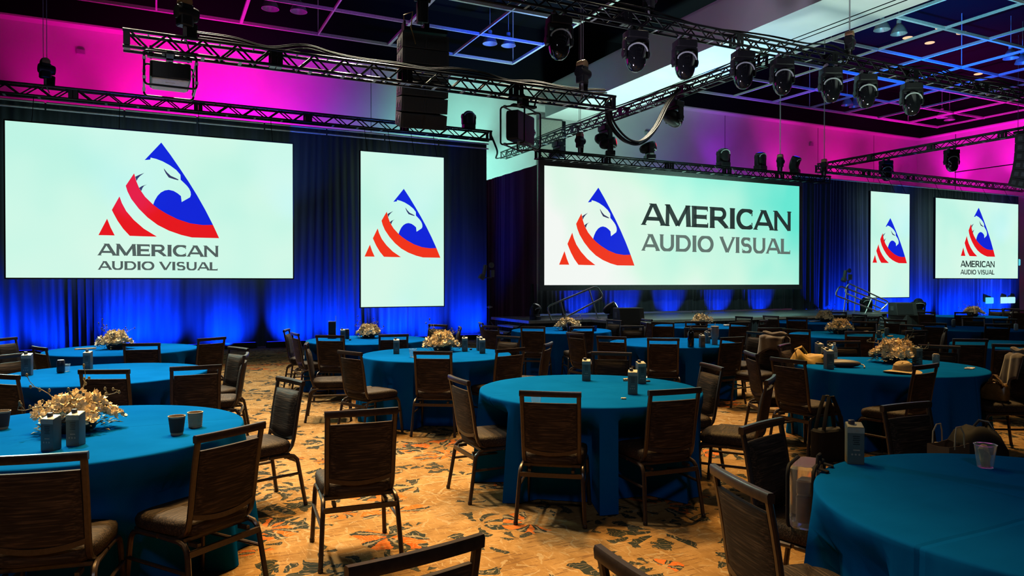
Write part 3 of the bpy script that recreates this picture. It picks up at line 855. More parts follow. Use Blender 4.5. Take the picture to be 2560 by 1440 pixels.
# ------------------------------------------------------------------ moving heads
def moving_head(x, y, z, label, rz=0.0, tilt=0.0, standing=False, scale=1.0, lens=None, group=None, big=True, name='moving_head_light'):
    """hanging: z is the truss underside; standing: z is the surface it stands on. tilt swings the head round the yoke axis."""
    t = thing(name, label, 'stage light', (x, y, z), rz, group)
    t.scale = (scale,) * 3
    sg = 1 if standing else -1
    def zz(v): return sg * v
    m = MB(); m.rbox((0, 0, zz(.14 if not standing else .075)), (.44, .32, .15), .04); m.build('base', M['plastic'], t)
    if not standing:
        for dx in (-.11, .11):
            m = MB()
            m.box((dx, 0, -.03), (.05, .07, .075)); m.tube([(dx, -.05, .012), (dx, .05, .012)], .035, 10); m.tube([(dx, 0, -.06), (dx + .05, .0, -.02)], .012, 6)
            m.build('clamp', M['chain'], t)
    z0 = .215 if not standing else .15
    arm = .30
    m = MB()
    m.rbox((0, 0, zz(z0 + .03)), (.50, .19, .075), .03)
    for s in (-1, 1):
        m.rbox((s * .235, 0, zz(z0 + .05 + arm / 2)), (.05, .17, arm + .05), .02)
        m.lathe([(.001, -.03), (.075, -.03), (.085, 0), (.075, .03), (.001, .03)], (s * .245, 0, zz(z0 + arm - .02)), 14, True, Matrix.Rotation(R(90), 3, 'Y'))
    m.build('yoke', M['plastic'], t)
    pz = zz(z0 + arm - .02)
    rot = Matrix.Rotation(tilt, 3, 'X')
    P0 = Vector((0, 0, pz))
    def T(v): return rot @ Vector(v) + P0
    # head: squarish shell along its own -z axis
    prof = [(.05, .130, .20), (.13, .165, .19), (.190, .175, .12), (.200, .18, .0), (.196, .175, -.12), (.180, .16, -.21), (.145, .13, -.29), (.095, .085, -.345), (.03, .03, -.365)]
    rings = []
    for (rx, ry, hz) in prof:
        ring = []
        for j in range(24):
            a = 2 * PI * j / 24; c_, s_ = math.cos(a), math.sin(a); e = .75
            ring.append(T((rx * math.copysign(abs(c_) ** e, c_), ry * math.copysign(abs(s_) ** e, s_), hz)))
        rings.append(ring)
    m = MB(); m.loft(rings); hd = m.build('head', M['gloss'] if big else M['plastic'], t, angle=50)
    m = MB()
    arc = [T((.203 * math.cos(a), -.118 - .062 * math.sin(a) ** 2, .02 + .13 * math.sin(a))) for a in [PI * k / 12 for k in range(13)]]
    m.tube(arc, .016, 6); m.build('visor_rim', M['rim'], t)
    m = MB(); m.lathe([(.001, .215), (.095, .215), (.11, .20), (.11, .18)], (0, 0, 0), 20, False)
    m.v = [tuple(T(v)) for v in m.v]; m.build('lens', lens or M['gloss'], t)
    return t
HX = [7.05, 8.87, 10.15, 11.8, 13.0, 14.6, 15.85, 17.6]
HL = ['hanging moving head light left of the beam, leftmost of eight, against the dark ceiling',
      'hanging moving head light in front of the beam\'s grey side, second from left',
      'hanging moving head light over the beam edge, third from left, amber reflection',
      'hanging moving head light at the truss crossing, fourth from left',
      'hanging moving head light with amber band, fifth from left, right of the truss crossing',
      'hanging moving head light, sixth from left, against the violet ceiling bars',
      'hanging moving head light, seventh from left, before magenta bars',
      'hanging moving head light, rightmost of eight, before magenta bars']
for x, l in zip(HX, HL):
    moving_head(x, 12.2, 6.87, l, rz=R(-8 - 2 * (x - 7)), tilt=R(-6), scale=1.04, group='moving heads under the long truss')
for (y, l, rz, tl) in [(22.3, 'white-glowing stage light at the far end of the receding truss', 70, -95), (19.3, 'white-glowing stage light under the receding truss, second from its far end', 70, -80), (15.9, 'white-glowing stage light hanging by the cable swag', 75, -75)]:
    moving_head(12.871, y, 6.70, l, R(rz + 20), R(tl + 180), False, 1.05, M['lens'], 'glowing lights under the receding truss', False)
for (x, l, rz, tl, ln) in [(12.77, 'stage light with red and blue face on the screen truss, left one', 60, 78, M['lens_red']), (14.3, 'stage light with red face on the screen truss, second from left', 70, 70, M['lens_red']),
                       (17.4, 'dark upright stage light in the middle of the screen truss', 0, 0, None), (19.1, 'blue-lit upright stage light on the right of the screen truss', 10, 0, M['lens_blue']), (20.8, 'violet-lit upright stage light at the right end of the screen truss', 30, 20, M['lens_blue'])]:
    moving_head(x, 18.9, 5.61, l, R(rz), R(tl), True, .95, ln, 'stage lights standing on the screen truss', False)
for (y, l) in [(19.6, 'moving head light under the slanting right truss, lower left one'), (16.9, 'moving head light under the slanting right truss before the magenta wall')]:
    moving_head(26.7, y, 6.67, l, R(-20), R(-10), False, 1.05, None, 'moving heads under the slanting right truss')
moving_head(8.2, 19.45, 6.13, 'pink-lit small stage light on the left drape truss behind the speaker array', R(0), 0, True, .8, None, None, False)
for x in (20.06, 11.66, 22.3): spot('chain_glow', (x + .25, 18.75, 5.75), (x, 18.9, 8.0), (1, 0, .75), 45, 40, 1.0, .03)
# wash bars lit blue along the drape trusses
def blue_pipe(x0, x1, y, z, label):
    m = MB()
    n = int((x1 - x0) / 1.5)
    for k in range(n):
        a = x0 + (x1 - x0) * k / n + .02; b = x0 + (x1 - x0) * (k + 1) / n - .02
        m.tube([(a, y, z), (b, y, z)], .022, 8)
    return m
M['bluebar'] = plain('blue_lit_bar', (.5, .5, .52), .4, .3)

# ------------------------------------------------------------------ projectors in frames
def projector(x, y, z, rz, label, roll=0.0):
    t = thing('stage_projector', label, 'projector', (x, y, z), rz)
    t.scale = (.84, .84, .84)
    mr = Matrix.Rotation(roll, 3, 'Y')
    def put(m): m.v = [tuple(mr @ Vector(v)) for v in m.v]; return m
    m = MB(); m.rbox((0, 0, -.02), (.66, .92, .29), .05); put(m).build('housing', M['plastic'], t, bevel=0)
    m = MB(); m.rbox((0, .0, -.175), (.60, .86, .03), .05); m.box((0, -.20, -.193), (.16, .05, .01)); m.box((0, .1, -.193), (.30, .012, .01)); put(m).build('underside', M['projlit'], t)
    m = MB(); m.lathe([(.10, 0), (.11, .10), (.085, .16), (.001, .17)], (0, .46, 0), 18, True, Matrix.Rotation(R(-90), 3, 'X')); put(m).build('lens_barrel', M['gloss'], t)
    m = MB()
    for yy in (-.44, .44):
        pts = []
        for (cx, cz, a0) in ((.36, .22, 0), (-.36, .22, 90), (-.36, -.25, 180), (.36, -.25, 270)):
            for i in range(5):
                a = R(a0 + 22.5 * i); pts.append((cx + .06 * math.cos(a), yy, cz + .06 * math.sin(a)))
        m.tube(pts, .02, 8, closed=True)
    for sx in (-.42, .42):
        for zz in (.20, -.24): m.tube([(sx, -.44, zz), (sx, .44, zz)], .018, 8)
    put(m).build('rigging_frame', M['truss'], t)
    m = MB()
    for sx in (-.42, .42):
        for zz in (.14, -.20):
            for yy in (-.44, .44): m.box((sx, yy, zz), (.06, .06, .05))
    put(m).build('frame_coupler', M['edge'], t)
    return t
M['projlit'] = plain('uplit_projector_panel', (.74, .82, .82), .4)  # floor and screen light on the underside put into this pale colour
def bracket(t, pipes, boxes):
    """drop pipes and a bar that hold the frame to the truss chord, given in hall coordinates"""
    m = MB()
    for (p, q) in pipes: m.tube([p, q], .018, 8)
    for (c, d) in boxes: m.box(c, d)
    inv = (Matrix.Translation(t.location) @ t.rotation_euler.to_matrix().to_4x4() @ Matrix.Scale(t.scale.x, 4)).inverted()
    m.v = [tuple(inv @ Vector(v)) for v in m.v]
    m.build('hanging_bracket', M['truss'], t)
t = projector(.20, 12.25, 4.83, R(1), 'projector in a tube frame hanging under the left truss, pale underside')
bracket(t, [((x, 12.079, 5.20), (x, 12.10, 5.07)) for x in (-.06, .46)] + [((x, 12.321, 5.20), (x, 12.30, 5.07)) for x in (-.06, .46)],
        [((.20, 12.2, 5.10), (.14, .20, .05)), ((.20, 12.2, 5.075), (.62, .10, .03)), ((.20, 12.25, 5.075), (.10, .84, .03))])
t = projector(6.28, 12.3, 4.60, R(-52), 'projector on its side in a tube frame under the right end of the left truss', R(90))
bracket(t, [((6.08, 12.079, 5.20), (6.12, 12.12, 4.98)), ((6.5, 12.079, 5.20), (6.46, 12.12, 4.98))],
        [((6.28, 12.20, 5.06), (.14, .16, .16)), ((6.28, 12.2, 5.0), (.5, .12, .04))])

# ------------------------------------------------------------------ loudspeaker arrays
def line_array(x, y, ztop, rz, label, n=6):
    t = thing('line_array', label, 'loudspeaker', (x, y, ztop), rz, 'hanging loudspeaker arrays'); t.scale = (.89, .89, .89)
    m = MB(); m.box((0, .0, .09), (1.02, .74, .08)); m.box((0, 0, .17), (.12, .9, .10)); m.box((-.47, -.1, .2), (.04, .3, .2)); m.build('rigging_frame', M['truss'], t, smooth=False)
    zc, yc, an = 0.0, 0.0, 0.0
    for k in range(n):
        an += R(.6 + k * .9)
        rot = Matrix.Rotation(an, 3, 'X')
        top = Vector((0, yc, zc)); ctr = top + rot @ Vector((0, 0, -.172))
        c = thing('cabinet', None, None); c.parent = t; c.location = ctr; c.rotation_euler = (an, 0, 0)
        m = MB()
        poly = [(-.38, .169), (.30, .160), (.30, -.160), (-.38, -.169)]
        m.prism(poly, lambda p: (-.55, p[0], p[1]), lambda p: (.55, p[0], p[1]))
        b = m.build('cabinet', M['speaker'], t, bevel=.012)
        b.location = ctr; b.rotation_euler = (an, 0, 0)
        bpy.data.objects.remove(c)
        m = MB(); m.box((-.26, -.385, 0), (.46, .015, .29)); m.box((.26, -.385, 0), (.46, .015, .29)); m.box((0, -.388, 0), (.035, .02, .29))
        m.build('grille', M['grille'], b, smooth=False)
        for yy in (-.12, .12):
            m = MB(); m.box((-.553, yy, 0), (.012, .15, .16)); m.box((-.560, yy, 0), (.01, .10, .05)); m.build('side_handle', M['rim2'], b, smooth=False)
        bot = top + rot @ Vector((0, 0, -.344)); yc, zc = bot.y, bot.z
    m = MB()
    for dx in (-.03, .03): m.tube([(dx, 0, .2), (dx, 0, (13.0 - ztop) / .89)], .009, 5)
    m.build('chain', M['chain'], t)
    m = MB(); m.rbox((0, 0, .62), (.26, .24, .5), .05); m.lathe([(.001, -.2), (.08, -.19), (.09, 0), (.08, .19), (.001, .2)], (0, 0, .95), 14, True, Matrix.Rotation(R(90), 3, 'Y')); m.build('hoist_motor', M['plastic'], t)
    m = MB(); m.tube([(-.45, -.1, .1), (-.5, -.25, .42), (-.30, -.3, .5), (-.36, -.4, .1), (-.28, -.5, -.3)], .014, 6); m.build('speaker_cable', M['hookgold'], t)
    return t
M['grille'] = plain('black_speaker_grille', (.014, .018, .018), .55)
M['rim2'] = plain('grey_handle', (.10, .12, .12), .5)
line_array(5.04, 14.45, 6.77, R(-6), 'tall black hanging loudspeaker array left of centre behind the projector truss')
line_array(27.0, 14.4, 6.72, R(12), 'hanging loudspeaker array cut by the right edge of the picture')

# ------------------------------------------------------------------ drapes
def drape(name, label, p0, p1, z0, z1, npan, seed=0, pitch=.20, amp=.055, mat=None):
    p0, p1 = Vector((*p0, 0)), Vector((*p1, 0)); L = (p1 - p0).length
    ang = math.atan2(p1.y - p0.y, p1.x - p0.x)
    t = thing(name, label, 'curtain', p0, ang)
    rnd = random.Random(seed)
    ph = [rnd.uniform(0, 6.28) for _ in range(8)]
    def off(x, u):
        a = math.sin(x * 2 * PI / pitch + 1.6 * math.sin(x * 2.1 + ph[0]) + .8 * math.sin(x * 5.3 + ph[1]))
        b = math.sin(x * 2 * PI / (pitch * 3.7) + ph[2] + 1.1 * math.sin(x * 1.3 + ph[3]))
        fl = .55 + .6 * (1 - u)
        return (amp * a * (.5 + .5 * math.sin(x * .9 + ph[4])) * .9 + amp * .9 * b) * fl
    for k in range(npan):
        a, b = L * k / npan, L * (k + 1) / npan
        nx = int((b - a) / .028) + 1; nz = 9
        vs = []; fs = []
        for j in range(nz + 1):
            u = j / nz
            for i in range(nx + 1):
                x = a + (b - a) * i / nx
                skew = .12 * (1 - u) * math.sin(x * 1.7 + ph[5]) * (1 if z1 - z0 > 3 else .2)
                vs.append((x, off(x + skew, u), z0 + (z1 - z0) * u))
        for j in range(nz):
            for i in range(nx):
                q = j * (nx + 1) + i
                fs.append((q, q + 1, q + nx + 2, q + nx + 1))
        m = MB(); m.add(vs, fs)
        o = m.build('curtain_panel', mat or M['curtain'], t, recalc=False, angle=180)
    return t
def top_pipes(t, L, zs, y):
    for z in zs:
        m = blue_pipe(0, L, y, z, ''); m.build('top_pipe', M['bluebar'], t)
d = drape('pipe_and_drape', 'long black drape on the left, lit blue from the floor, behind two screens', (-7.0, 19.6), (8.85, 19.6), .005, 5.78, 5, 1)
top_pipes(d, 15.85, (5.74, 5.60), -.16)
d = drape('pipe_and_drape', 'long black drape on the right, lit blue, behind the two right screens', (21.62, 19.78), (36.3, 19.78), .005, 5.70, 5, 2)
top_pipes(d, 14.8, (5.66,), -.16)
drape('masking_drape', 'black masking drape running back beside the centre screen\'s left edge', (10.47, 19.42), (10.47, 26.5), .005, 5.25, 2, 3, .22, .03)
drape('masking_drape', 'black drape below the wide centre screen with blue uplit patches', (10.4, 19.75), (21.6, 19.75), .66, 1.60, 4, 4, .15, .045)
drape('masking_drape', 'black drape closing the gap at the far left stage wing', (8.7, 27.2), (10.6, 27.2), .005, 4.6, 1, 5)

# low floor battens that light the drapes blue
def batten(x, y, z, l, label, group, rz=0):
    t = thing('floor_light_batten', label, 'stage light', (x, y, z), rz, group)
    m = MB(); m.rbox((0, 0, .07), (l, .16, .14), .02); m.build('housing', M['plastic'], t)
    m = MB(); m.box((0, .01, .141), (l - .06, .08, .006)); m.build('lens_strip', M['lens_blue'], t)
rnd = random.Random(11)
for k in range(12):
    x = -6.2 + 1.32 * k
    batten(x, 19.14, 0, 1.1, 'low black light bar at the foot of the left blue drape', 'light bars under the left drape')
    spot('drape_blue', (x + rnd.uniform(-.2, .2), 18.9, .20), (x + rnd.uniform(-.35, .35), 19.62, .62 + rnd.uniform(-.1, .2)), BLUE, rnd.uniform(900, 2200), 104, .9, .05)
for k in range(10):
    x = 22.6 + 1.36 * k
    batten(x, 19.14, 0, 1.1, 'low black light bar at the foot of the right blue drape', 'light bars under the right drape')
    spot('drape_blue', (x + rnd.uniform(-.2, .2), 18.9, .20), (x + rnd.uniform(-.3, .3), 19.8, .70 + rnd.uniform(-.1, .3)), BLUE, rnd.uniform(1000, 2300), 106, .9, .05)
for k, x in enumerate((12.1, 13.85, 15.75, 17.9, 19.9)):
    spot('skirt_blue', (x, 19.10, .68), (x, 19.8, 1.10), BLUE, 330, 92, .5, .03)
for x in (3.5, 7.2): spot('pipe_blue', (x - 4, 17.6, 2.0), (x - 4, 19.3, 5.7), (0, .10, 1), 520, 55, 1.0, .1)
spot('pipe_blue', (6.4, 17.6, 2.0), (6.4, 19.3, 5.7), (0, .10, 1), 420, 55, 1.0, .1)
spot('pipe_blue', (27.0, 17.2, 2.2), (27.0, 19.3, 5.7), (0, .10, 1), 700, 60, 1.0, .1)
spot('pipe_blue', (33.5, 17.2, 2.2), (33.5, 19.3, 5.7), (0, .10, 1), 700, 60, 1.0, .1)

# ------------------------------------------------------------------ screens
def logo(parent, x, z, wdt, y, hot=False, hscale=1.0):
    """mark of stripes, head outline and peak, drawn in the screen plane (local x, z)"""
    def piece(keys, nm, mat, dy):
        m = MB()
        for k in keys:
            pts = LOGO[k]
            m.prism(pts, lambda p: (x + p[0] * wdt, y - dy, z + p[1] * wdt * hscale), lambda p: (x + p[0] * wdt, y - dy + .002, z + p[1] * wdt * hscale))
        o = m.build(nm, mat, parent, smooth=False)
        return o
    red = M['logo_red_orange'] if hot else M['logo_red']
    piece(['blue'], 'blue_emblem', M['logo_blue'], .004)
    for k_ in ('red', 'red2', 'red3'): piece([k_], 'red_stripe', red, .006)
    piece(['eye'], 'eye_mark', M['logo_navy'], .008)
    piece(['tick'], 'feather_mark', M['logo_navy'], .008)
    piece(['tick2'], 'feather_mark', M['logo_navy'], .008)

# flared capitals drawn as strokes: unit height 1
def arc(cx, cz, rx, rz_, a0, a1, n=14):
    return [(cx + rx * math.cos(R(a0 + (a1 - a0) * i / n)), cz + rz_ * math.sin(R(a0 + (a1 - a0) * i / n))) for i in range(n + 1)]
GLY = {  # width, list of (polyline, weight), serif ticks (x, z, half length, vertical?)
 'A': (1.06, [([(.04, 0), (.48, 1)], .8), ([(1.02, 0), (.56, 1)], 1.15), ([(.20, .30), (.86, .30)], .8)], [(.06, 0, .12, 0), (1.0, 0, .13, 0), (.50, 1, .16, 0)]),
 'M': (1.28, [([(.10, 0), (.13, 1)], .85), ([(.13, 1), (.63, .04)], 1.1), ([(.63, .04), (1.13, 1)], .85), ([(1.13, 1), (1.18, 0)], 1.1)], [(.10, 0, .11, 0), (1.18, 0, .12, 0), (.10, 1, .11, 0), (1.16, 1, .11, 0)]),
 'E': (.90, [([(.14, 0), (.14, 1)], 1.15), ([(.14, .94), (.82, .94)], .9), ([(.14, .50), (.76, .50)], .9), ([(.14, .06), (.84, .06)], .9)], [(.10, 0, .10, 0), (.10, 1, .10, 0), (.83, .90, .11, 1), (.77, .50, .11, 1), (.85, .10, .11, 1)]),
 'R': (1.00, [([(.14, 0), (.14, 1)], 1.15), ([(.14, .94), (.56, .94)] + arc(.56, .70, .24, .24, 90, -90) + [(.14, .46)], .9), ([(.50, .46), (.92, 0)], 1.15)], [(.14, 0, .13, 0), (.10, 1, .10, 0), (.92, 0, .12, 0)]),
 'I': (.36, [([(.18, 0), (.18, 1)], 1.2)], [(.18, 0, .14, 0), (.18, 1, .14, 0)]),
 'C': (.96, [(arc(.55, .5, .45, .46, 48, 312, 24), 1.05)], [(.865, .80, .12, 1), (.865, .20, .12, 1)]),
 'N': (1.08, [([(.13, 0), (.13, 1)], .85), ([(.13, 1), (.93, .02)], 1.1), ([(.93, .02), (.93, 1)], .85)], [(.13, 0, .12, 0), (.10, 1, .12, 0), (.93, 1, .12, 0)]),
 'U': (1.04, [([(.15, 1), (.15, .38)] + arc(.51, .38, .36, .33, 180, 360) + [(.87, .38), (.87, 1)], 1.0)], [(.15, 1, .13, 0), (.87, 1, .12, 0)]),
 'D': (1.06, [([(.14, 0), (.14, 1)], 1.15), ([(.14, .94), (.48, .94)] + arc(.50, .5, .44, .44, 90, -90, 18) + [(.14, .06)], .95)], [(.10, 0, .10, 0), (.10, 1, .10, 0)]),
 'O': (1.12, [(arc(.56, .5, .46, .46, 0, 360, 30), 1.05)], []),
 'V': (1.04, [([(.06, 1), (.50, .02)], 1.15), ([(.98, 1), (.52, .02)], .85)], [(.08, 1, .13, 0), (.96, 1, .12, 0)]),
 'S': (.86, [(arc(.43, .72, .29, .24, 35, 250, 16) + arc(.43, .27, .31, .25, 80, -145, 16), 1.0)], [(.69, .84, .10, 1), (.14, .16, .10, 1)]),
 'L': (.82, [([(.14, 0), (.14, 1)], 1.15), ([(.14, .06), (.74, .06)], .9)], [(.14, 1, .13, 0), (.10, 0, .1, 0), (.75, .12, .12, 1)]),
 ' ': (.40, [], []),
}
def lettering(parent, text, x, z, wdt, hgt, y, mat, name='lettering'):
    tot = sum(GLY[c][0] + .05 for c in text) - .05
    if ' ' in text:
        cx = 0.0
        for wd_ in text.split(' '):
            ln = sum(GLY[c][0] + .05 for c in wd_) - .05
            lettering(parent, wd_, x + cx * wdt / tot, z, ln * wdt / tot, hgt, y, mat)
            cx += ln + .10 + GLY[' '][0]
        return
    k = wdt / tot; th = .215
    m = MB(); cx = 0.0
    def stroke(a, b, t):
        (x0, z0), (x1, z1) = a, b
        dx, dz = (x1 - x0) , (z1 - z0); l = math.hypot(dx, dz) or 1e-6
        nx, nz = -dz / l * t / 2, dx / l * t / 2
        ex, ez = dx / l * .012, dz / l * .012
        q = [(x0 - ex + nx, z0 - ez + nz), (x1 + ex + nx, z1 + ez + nz), (x1 + ex - nx, z1 + ez - nz), (x0 - ex - nx, z0 - ez - nz)]
        m.add([(x + (cx + p) * k, y, z + max(-.01, min(1.01, r)) * hgt) for p, r in q], [(0, 1, 2, 3)])
    for ch in text:
        wd, strokes, serifs = GLY[ch]
        for (pl, wt) in strokes:
            for a, b in zip(pl[:-1], pl[1:]): stroke(a, b, th * wt)
        for (sx, sz, hl, vert) in serifs:
            if vert: stroke((sx, sz - hl), (sx, sz + hl), .05)
            else:
                zz = .022 if sz == 0 else .978
                stroke((sx - hl, zz), (sx + hl, zz), .044)
        cx += wd + .05
    return m.build(name, mat, parent, smooth=False, recalc=False)
def screen(name, label, x0, x1, z0, z1, y, border, bmat, wide=False, edge_blue=False):
    cx = (x0 + x1) / 2; cz = (z0 + z1) / 2
    t = thing(name, label, 'screen', (cx, y, cz), 0)
    W, H_ = x1 - x0, z1 - z0
    m = MB(); m.box((0, 0, 0), (W, .03, H_)); m.build('screen_surface', M['screen_wide' if wide else 'screen'], t, smooth=False)
    m = MB(); b = border
    m.box((0, .02, H_ / 2 + b / 2), (W + 2 * b, .09, b)); m.box((0, .02, -H_ / 2 - b / 2), (W + 2 * b, .09, b))
    for s in (-1, 1): m.box((s * (W / 2 + b / 2), .02, 0), (b, .09, H_))
    m.build('screen_frame', bmat, t, bevel=.008)
    m = MB()
    for k_ in range(4):
        xx = (-.42 + .28 * k_) * W
        if wide: m.tube([(xx, .01, H_ / 2 + b), (xx, -.28, 5.33 - cz)], .008, 5)
        else: m.tube([(xx, .02, H_ / 2 + b), (xx, .34, 5.86 - cz)], .008, 5)
    m.build('hanging_strap', M['truss'], t)
    return t
fy = -.016
t = screen('projection_screen', 'large left projection screen with logo above grey lettering', -2.94, 3.135, 1.755, 5.18, 19.0, .03, M['blackborder'])
cx, cz = (-2.94 + 3.135) / 2, (1.755 + 5.18) / 2
logo(t, -1.18 - cx, 2.733 - cz, 2.565, fy)
lettering(t, 'AMERICAN', -1.18 - cx, 2.27 - cz, 2.56, .272, fy - .003, M['ink_grey'])
lettering(t, 'AUDIO VISUAL', -1.18 - cx, 1.942 - cz, 2.54, .198, fy - .003, M['ink_grey'])
t = screen('projection_screen', 'tall left portrait screen showing only the logo', 4.89, 7.245, .99, 5.145, 19.0, .025, M['blackborder'])
cx, cz = (4.89 + 7.245) / 2, (.99 + 5.145) / 2
logo(t, 4.99 - cx, 2.34 - cz, 2.15, fy, True)
t = screen('projection_screen', 'widest screen over the stage with logo and large dark lettering beside it', 10.63, 21.44, 1.565, 5.215, 19.3, .17, M['border'], True)
cx, cz = (10.63 + 21.44) / 2, (1.565 + 5.215) / 2
logo(t, 11.15 - cx, 2.195 - cz, 2.83, fy, True)
lettering(t, 'AMERICAN', 14.3 - cx, 3.535 - cz, 6.75, .715, fy - .003, M['ink_dark'])
lettering(t, 'AUDIO VISUAL', 14.3 - cx, 2.69 - cz, 6.71, .55, fy - .003, M['ink_mid'])
t = screen('projection_screen', 'narrow right portrait screen showing only the logo', 24.97, 27.30, 1.05, 5.20, 19.0, .025, M['blackborder'])
cx, cz = (24.97 + 27.30) / 2, (1.05 + 5.20) / 2
logo(t, 25.09 - cx, 2.415 - cz, 2.05, fy)
t = screen('projection_screen', 'far right screen with small logo above small lettering', 28.95, 34.8, 1.82, 5.15, 19.0, .03, M['blackborder'])
cx, cz = (28.95 + 34.8) / 2, (1.82 + 5.15) / 2
logo(t, 30.65 - cx, 2.77 - cz, 2.42, fy)
lettering(t, 'AMERICAN', 30.65 - cx, 2.30 - cz, 2.41, .27, fy - .003, M['ink_dark'])
lettering(t, 'AUDIO VISUAL', 30.64 - cx, 1.985 - cz, 2.40, .20, fy - .003, M['ink_dark'])

# pale glowing rectangles set on the far right drape
M['rectangle'] = emit_mat('teal_rectangle_glow', (.10, .62, .75), 1.0)
M['pale_rectangle'] = emit_mat('pale_rectangle_glow', (.45, .90, .85), 1.0)
for (x, z, wd, hh, mt, l) in [(33.9, .82, .50, .24, 'rectangle', 'small teal lit pane low on the far right drape, leftmost one'), (35.02, .82, .46, .25, 'pale_rectangle', 'pale lit pane low on the far right drape, second from left'),
                              (35.6, .82, .46, .25, 'pale_rectangle', 'pale lit pane low on the far right drape, rightmost one'), (36.0, 2.58, .45, .26, 'rectangle', 'teal lit pane at screen height beside the far right screen')]:
    m = MB(); m.rbox((x, 19.66, z), (wd, .04, hh), .02); m.box((x, 19.69, z), (wd + .04, .03, hh + .04))
    tag(m.build('glowing_rectangle', M[mt]), l, 'light panel')

# ------------------------------------------------------------------ stage
st = thing('stage', 'low black stage with pale edges below the centre screen', 'stage', (0, 0, 0))
def deck(x0, x1, y0, y1, z=.61):
    m = MB(); m.box(((x0 + x1) / 2, (y0 + y1) / 2, z - .03), (x1 - x0 - .004, y1 - y0 - .004, .06)); m.build('deck_panel', M['deck'], st, bevel=.004)
    m = MB()
    m.box(((x0 + x1) / 2, y0 - .006, z - .04), (x1 - x0, .02, .075)); m.box((x0 - .006, (y0 + y1) / 2, z - .04), (.02, y1 - y0, .075)); m.box((x1 + .006, (y0 + y1) / 2, z - .04), (.02, y1 - y0, .075))
    m.build('edge_trim', M['edge'], st, smooth=False)
deck(9.05, 11.0, 17.25, 19.7); deck(11.02, 14.6, 17.9, 19.7); deck(14.62, 18.1, 17.9, 19.7); deck(18.12, 21.6, 17.9, 19.7)
deck(11.02, 14.6, 16.0, 17.88); deck(14.62, 18.1, 16.0, 17.88); deck(18.12, 21.6, 16.0, 17.88); deck(21.62, 23.2, 16.9, 19.7)
def skirt(p0, p1):
    p0, p1 = Vector(p0), Vector(p1); L = (p1 - p0).length; n = int(L / .03); dr = (p1 - p0) / L; nr = Vector((dr.y, -dr.x, 0))
    vs = []; fs = []
    for i in range(n + 1):
        o_ = .028 * math.sin(i * .03 * 2 * PI / .16 + 1.3 * math.sin(i * .05))
        for z in (.0, .3, .55): vs.append(p0 + dr * (L * i / n) + nr * (o_ * (1.3 - z)) + Vector((0, 0, z + .005)))
    for i in range(n):
        for j in range(2): fs.append((i * 3 + j, i * 3 + 3 + j, i * 3 + 4 + j, i * 3 + 1 + j))
    m = MB(); m.add(vs, fs); m.build('skirt', M['curtain'], st, recalc=False, angle=180)
skirt((9.08, 19.5, 0), (9.08, 17.29, 0)); skirt((9.08, 17.29, 0), (11.06, 17.29, 0)); skirt((11.06, 17.28, 0), (11.06, 16.04, 0)); skirt((11.06, 16.04, 0), (21.56, 16.04, 0)); skirt((21.56, 16.04, 0), (21.56, 16.9, 0)); skirt((21.6, 16.94, 0), (23.18, 16.94, 0))
# stairs and their rails
def stairs(x0, dirx, y0, y1, label):
    t = thing('stage_stairs', label, 'stairs', (x0, (y0 + y1) / 2, 0))
    for k, h in enumerate((.45, .30, .15)):
        m = MB(); m.box((dirx * (.16 + .30 * k), 0, h - .02), (.31, y1 - y0, .04)); m.box((dirx * (.31 + .30 * k), 0, h - .02), (.02, y1 - y0, .045))
        m.build('step', M['edge'] , t, smooth=False)
    m = MB()
    for s in (-1, 1):
        m.tube([(0, s * (y1 - y0) / 2, .50), (dirx * .98, s * (y1 - y0) / 2, .0)], .02, 6)
        for k, h in enumerate((.45, .30, .15)): m.tube([(dirx * (.16 + .3 * k), s * (y1 - y0) / 2, h - .03), (dirx * (.16 + .3 * k), s * (y1 - y0) / 2, 0)], .014, 6)
    m.build('stringer', M['truss'], t)
stairs(9.0, -1, 17.5, 18.5, 'metal stage steps at the left end of the stage')
stairs(21.66, 1, 16.05, 16.85, 'white-edged stage steps beside the right speaker box')
def stair_rail(pts, feet, label):
    t = thing('stair_rail', label, 'handrail', feet[0][1])
    o = Vector(feet[0][1])
    pp = []
    n = len(pts)
    for i in range(n):
        p = Vector(pts[i]); a = (Vector(pts[i - 1]) - p).normalized(); b = (Vector(pts[(i + 1) % n]) - p).normalized()
        pp += [p + a * .10 - o, p + (a + b) * .035 - o, p + b * .10 - o]
    m = MB(); m.tube(pp, .024, 8, closed=True); m.build('rail_loop', M['steel'], t)
    for (a, b) in feet:
        m = MB(); m.tube([Vector(a) - o, Vector(b) - o], .019, 8); m.box(Vector(b) - o + Vector((0, 0, .008)), (.12, .10, .016)); m.build('post', M['steel'], t)
stair_rail([(9.62, 17.3, .98), (11.25, 17.3, 1.55), (11.48, 17.3, 1.22), (9.80, 17.3, .50)], [((10.98, 17.3, 1.46), (11.3, 17.32, .61)), ((10.05, 17.3, 1.12), (10.22, 17.32, .61))], 'sloping metal stair rail at the left of the stage')
stair_rail([(22.0, 16.1, .92), (19.72, 16.1, 1.54), (19.50, 16.1, 1.24), (21.6, 16.1, .66)], [((20.05, 16.1, 1.45), (19.92, 16.12, .61)), ((21.25, 16.1, 1.13), (20.95, 16.12, .61))], 'sloping metal stair rail at the right of the stage, nearer one')
stair_rail([(23.6, 17.2, .95), (21.5, 17.2, 1.62), (21.30, 17.2, 1.30), (23.3, 17.2, .68)], [((21.9, 17.2, 1.49), (21.8, 17.2, .61)), ((22.95, 17.2, 1.15), (22.85, 17.2, .61))], 'sloping metal stair rail at the right of the stage, farther one')
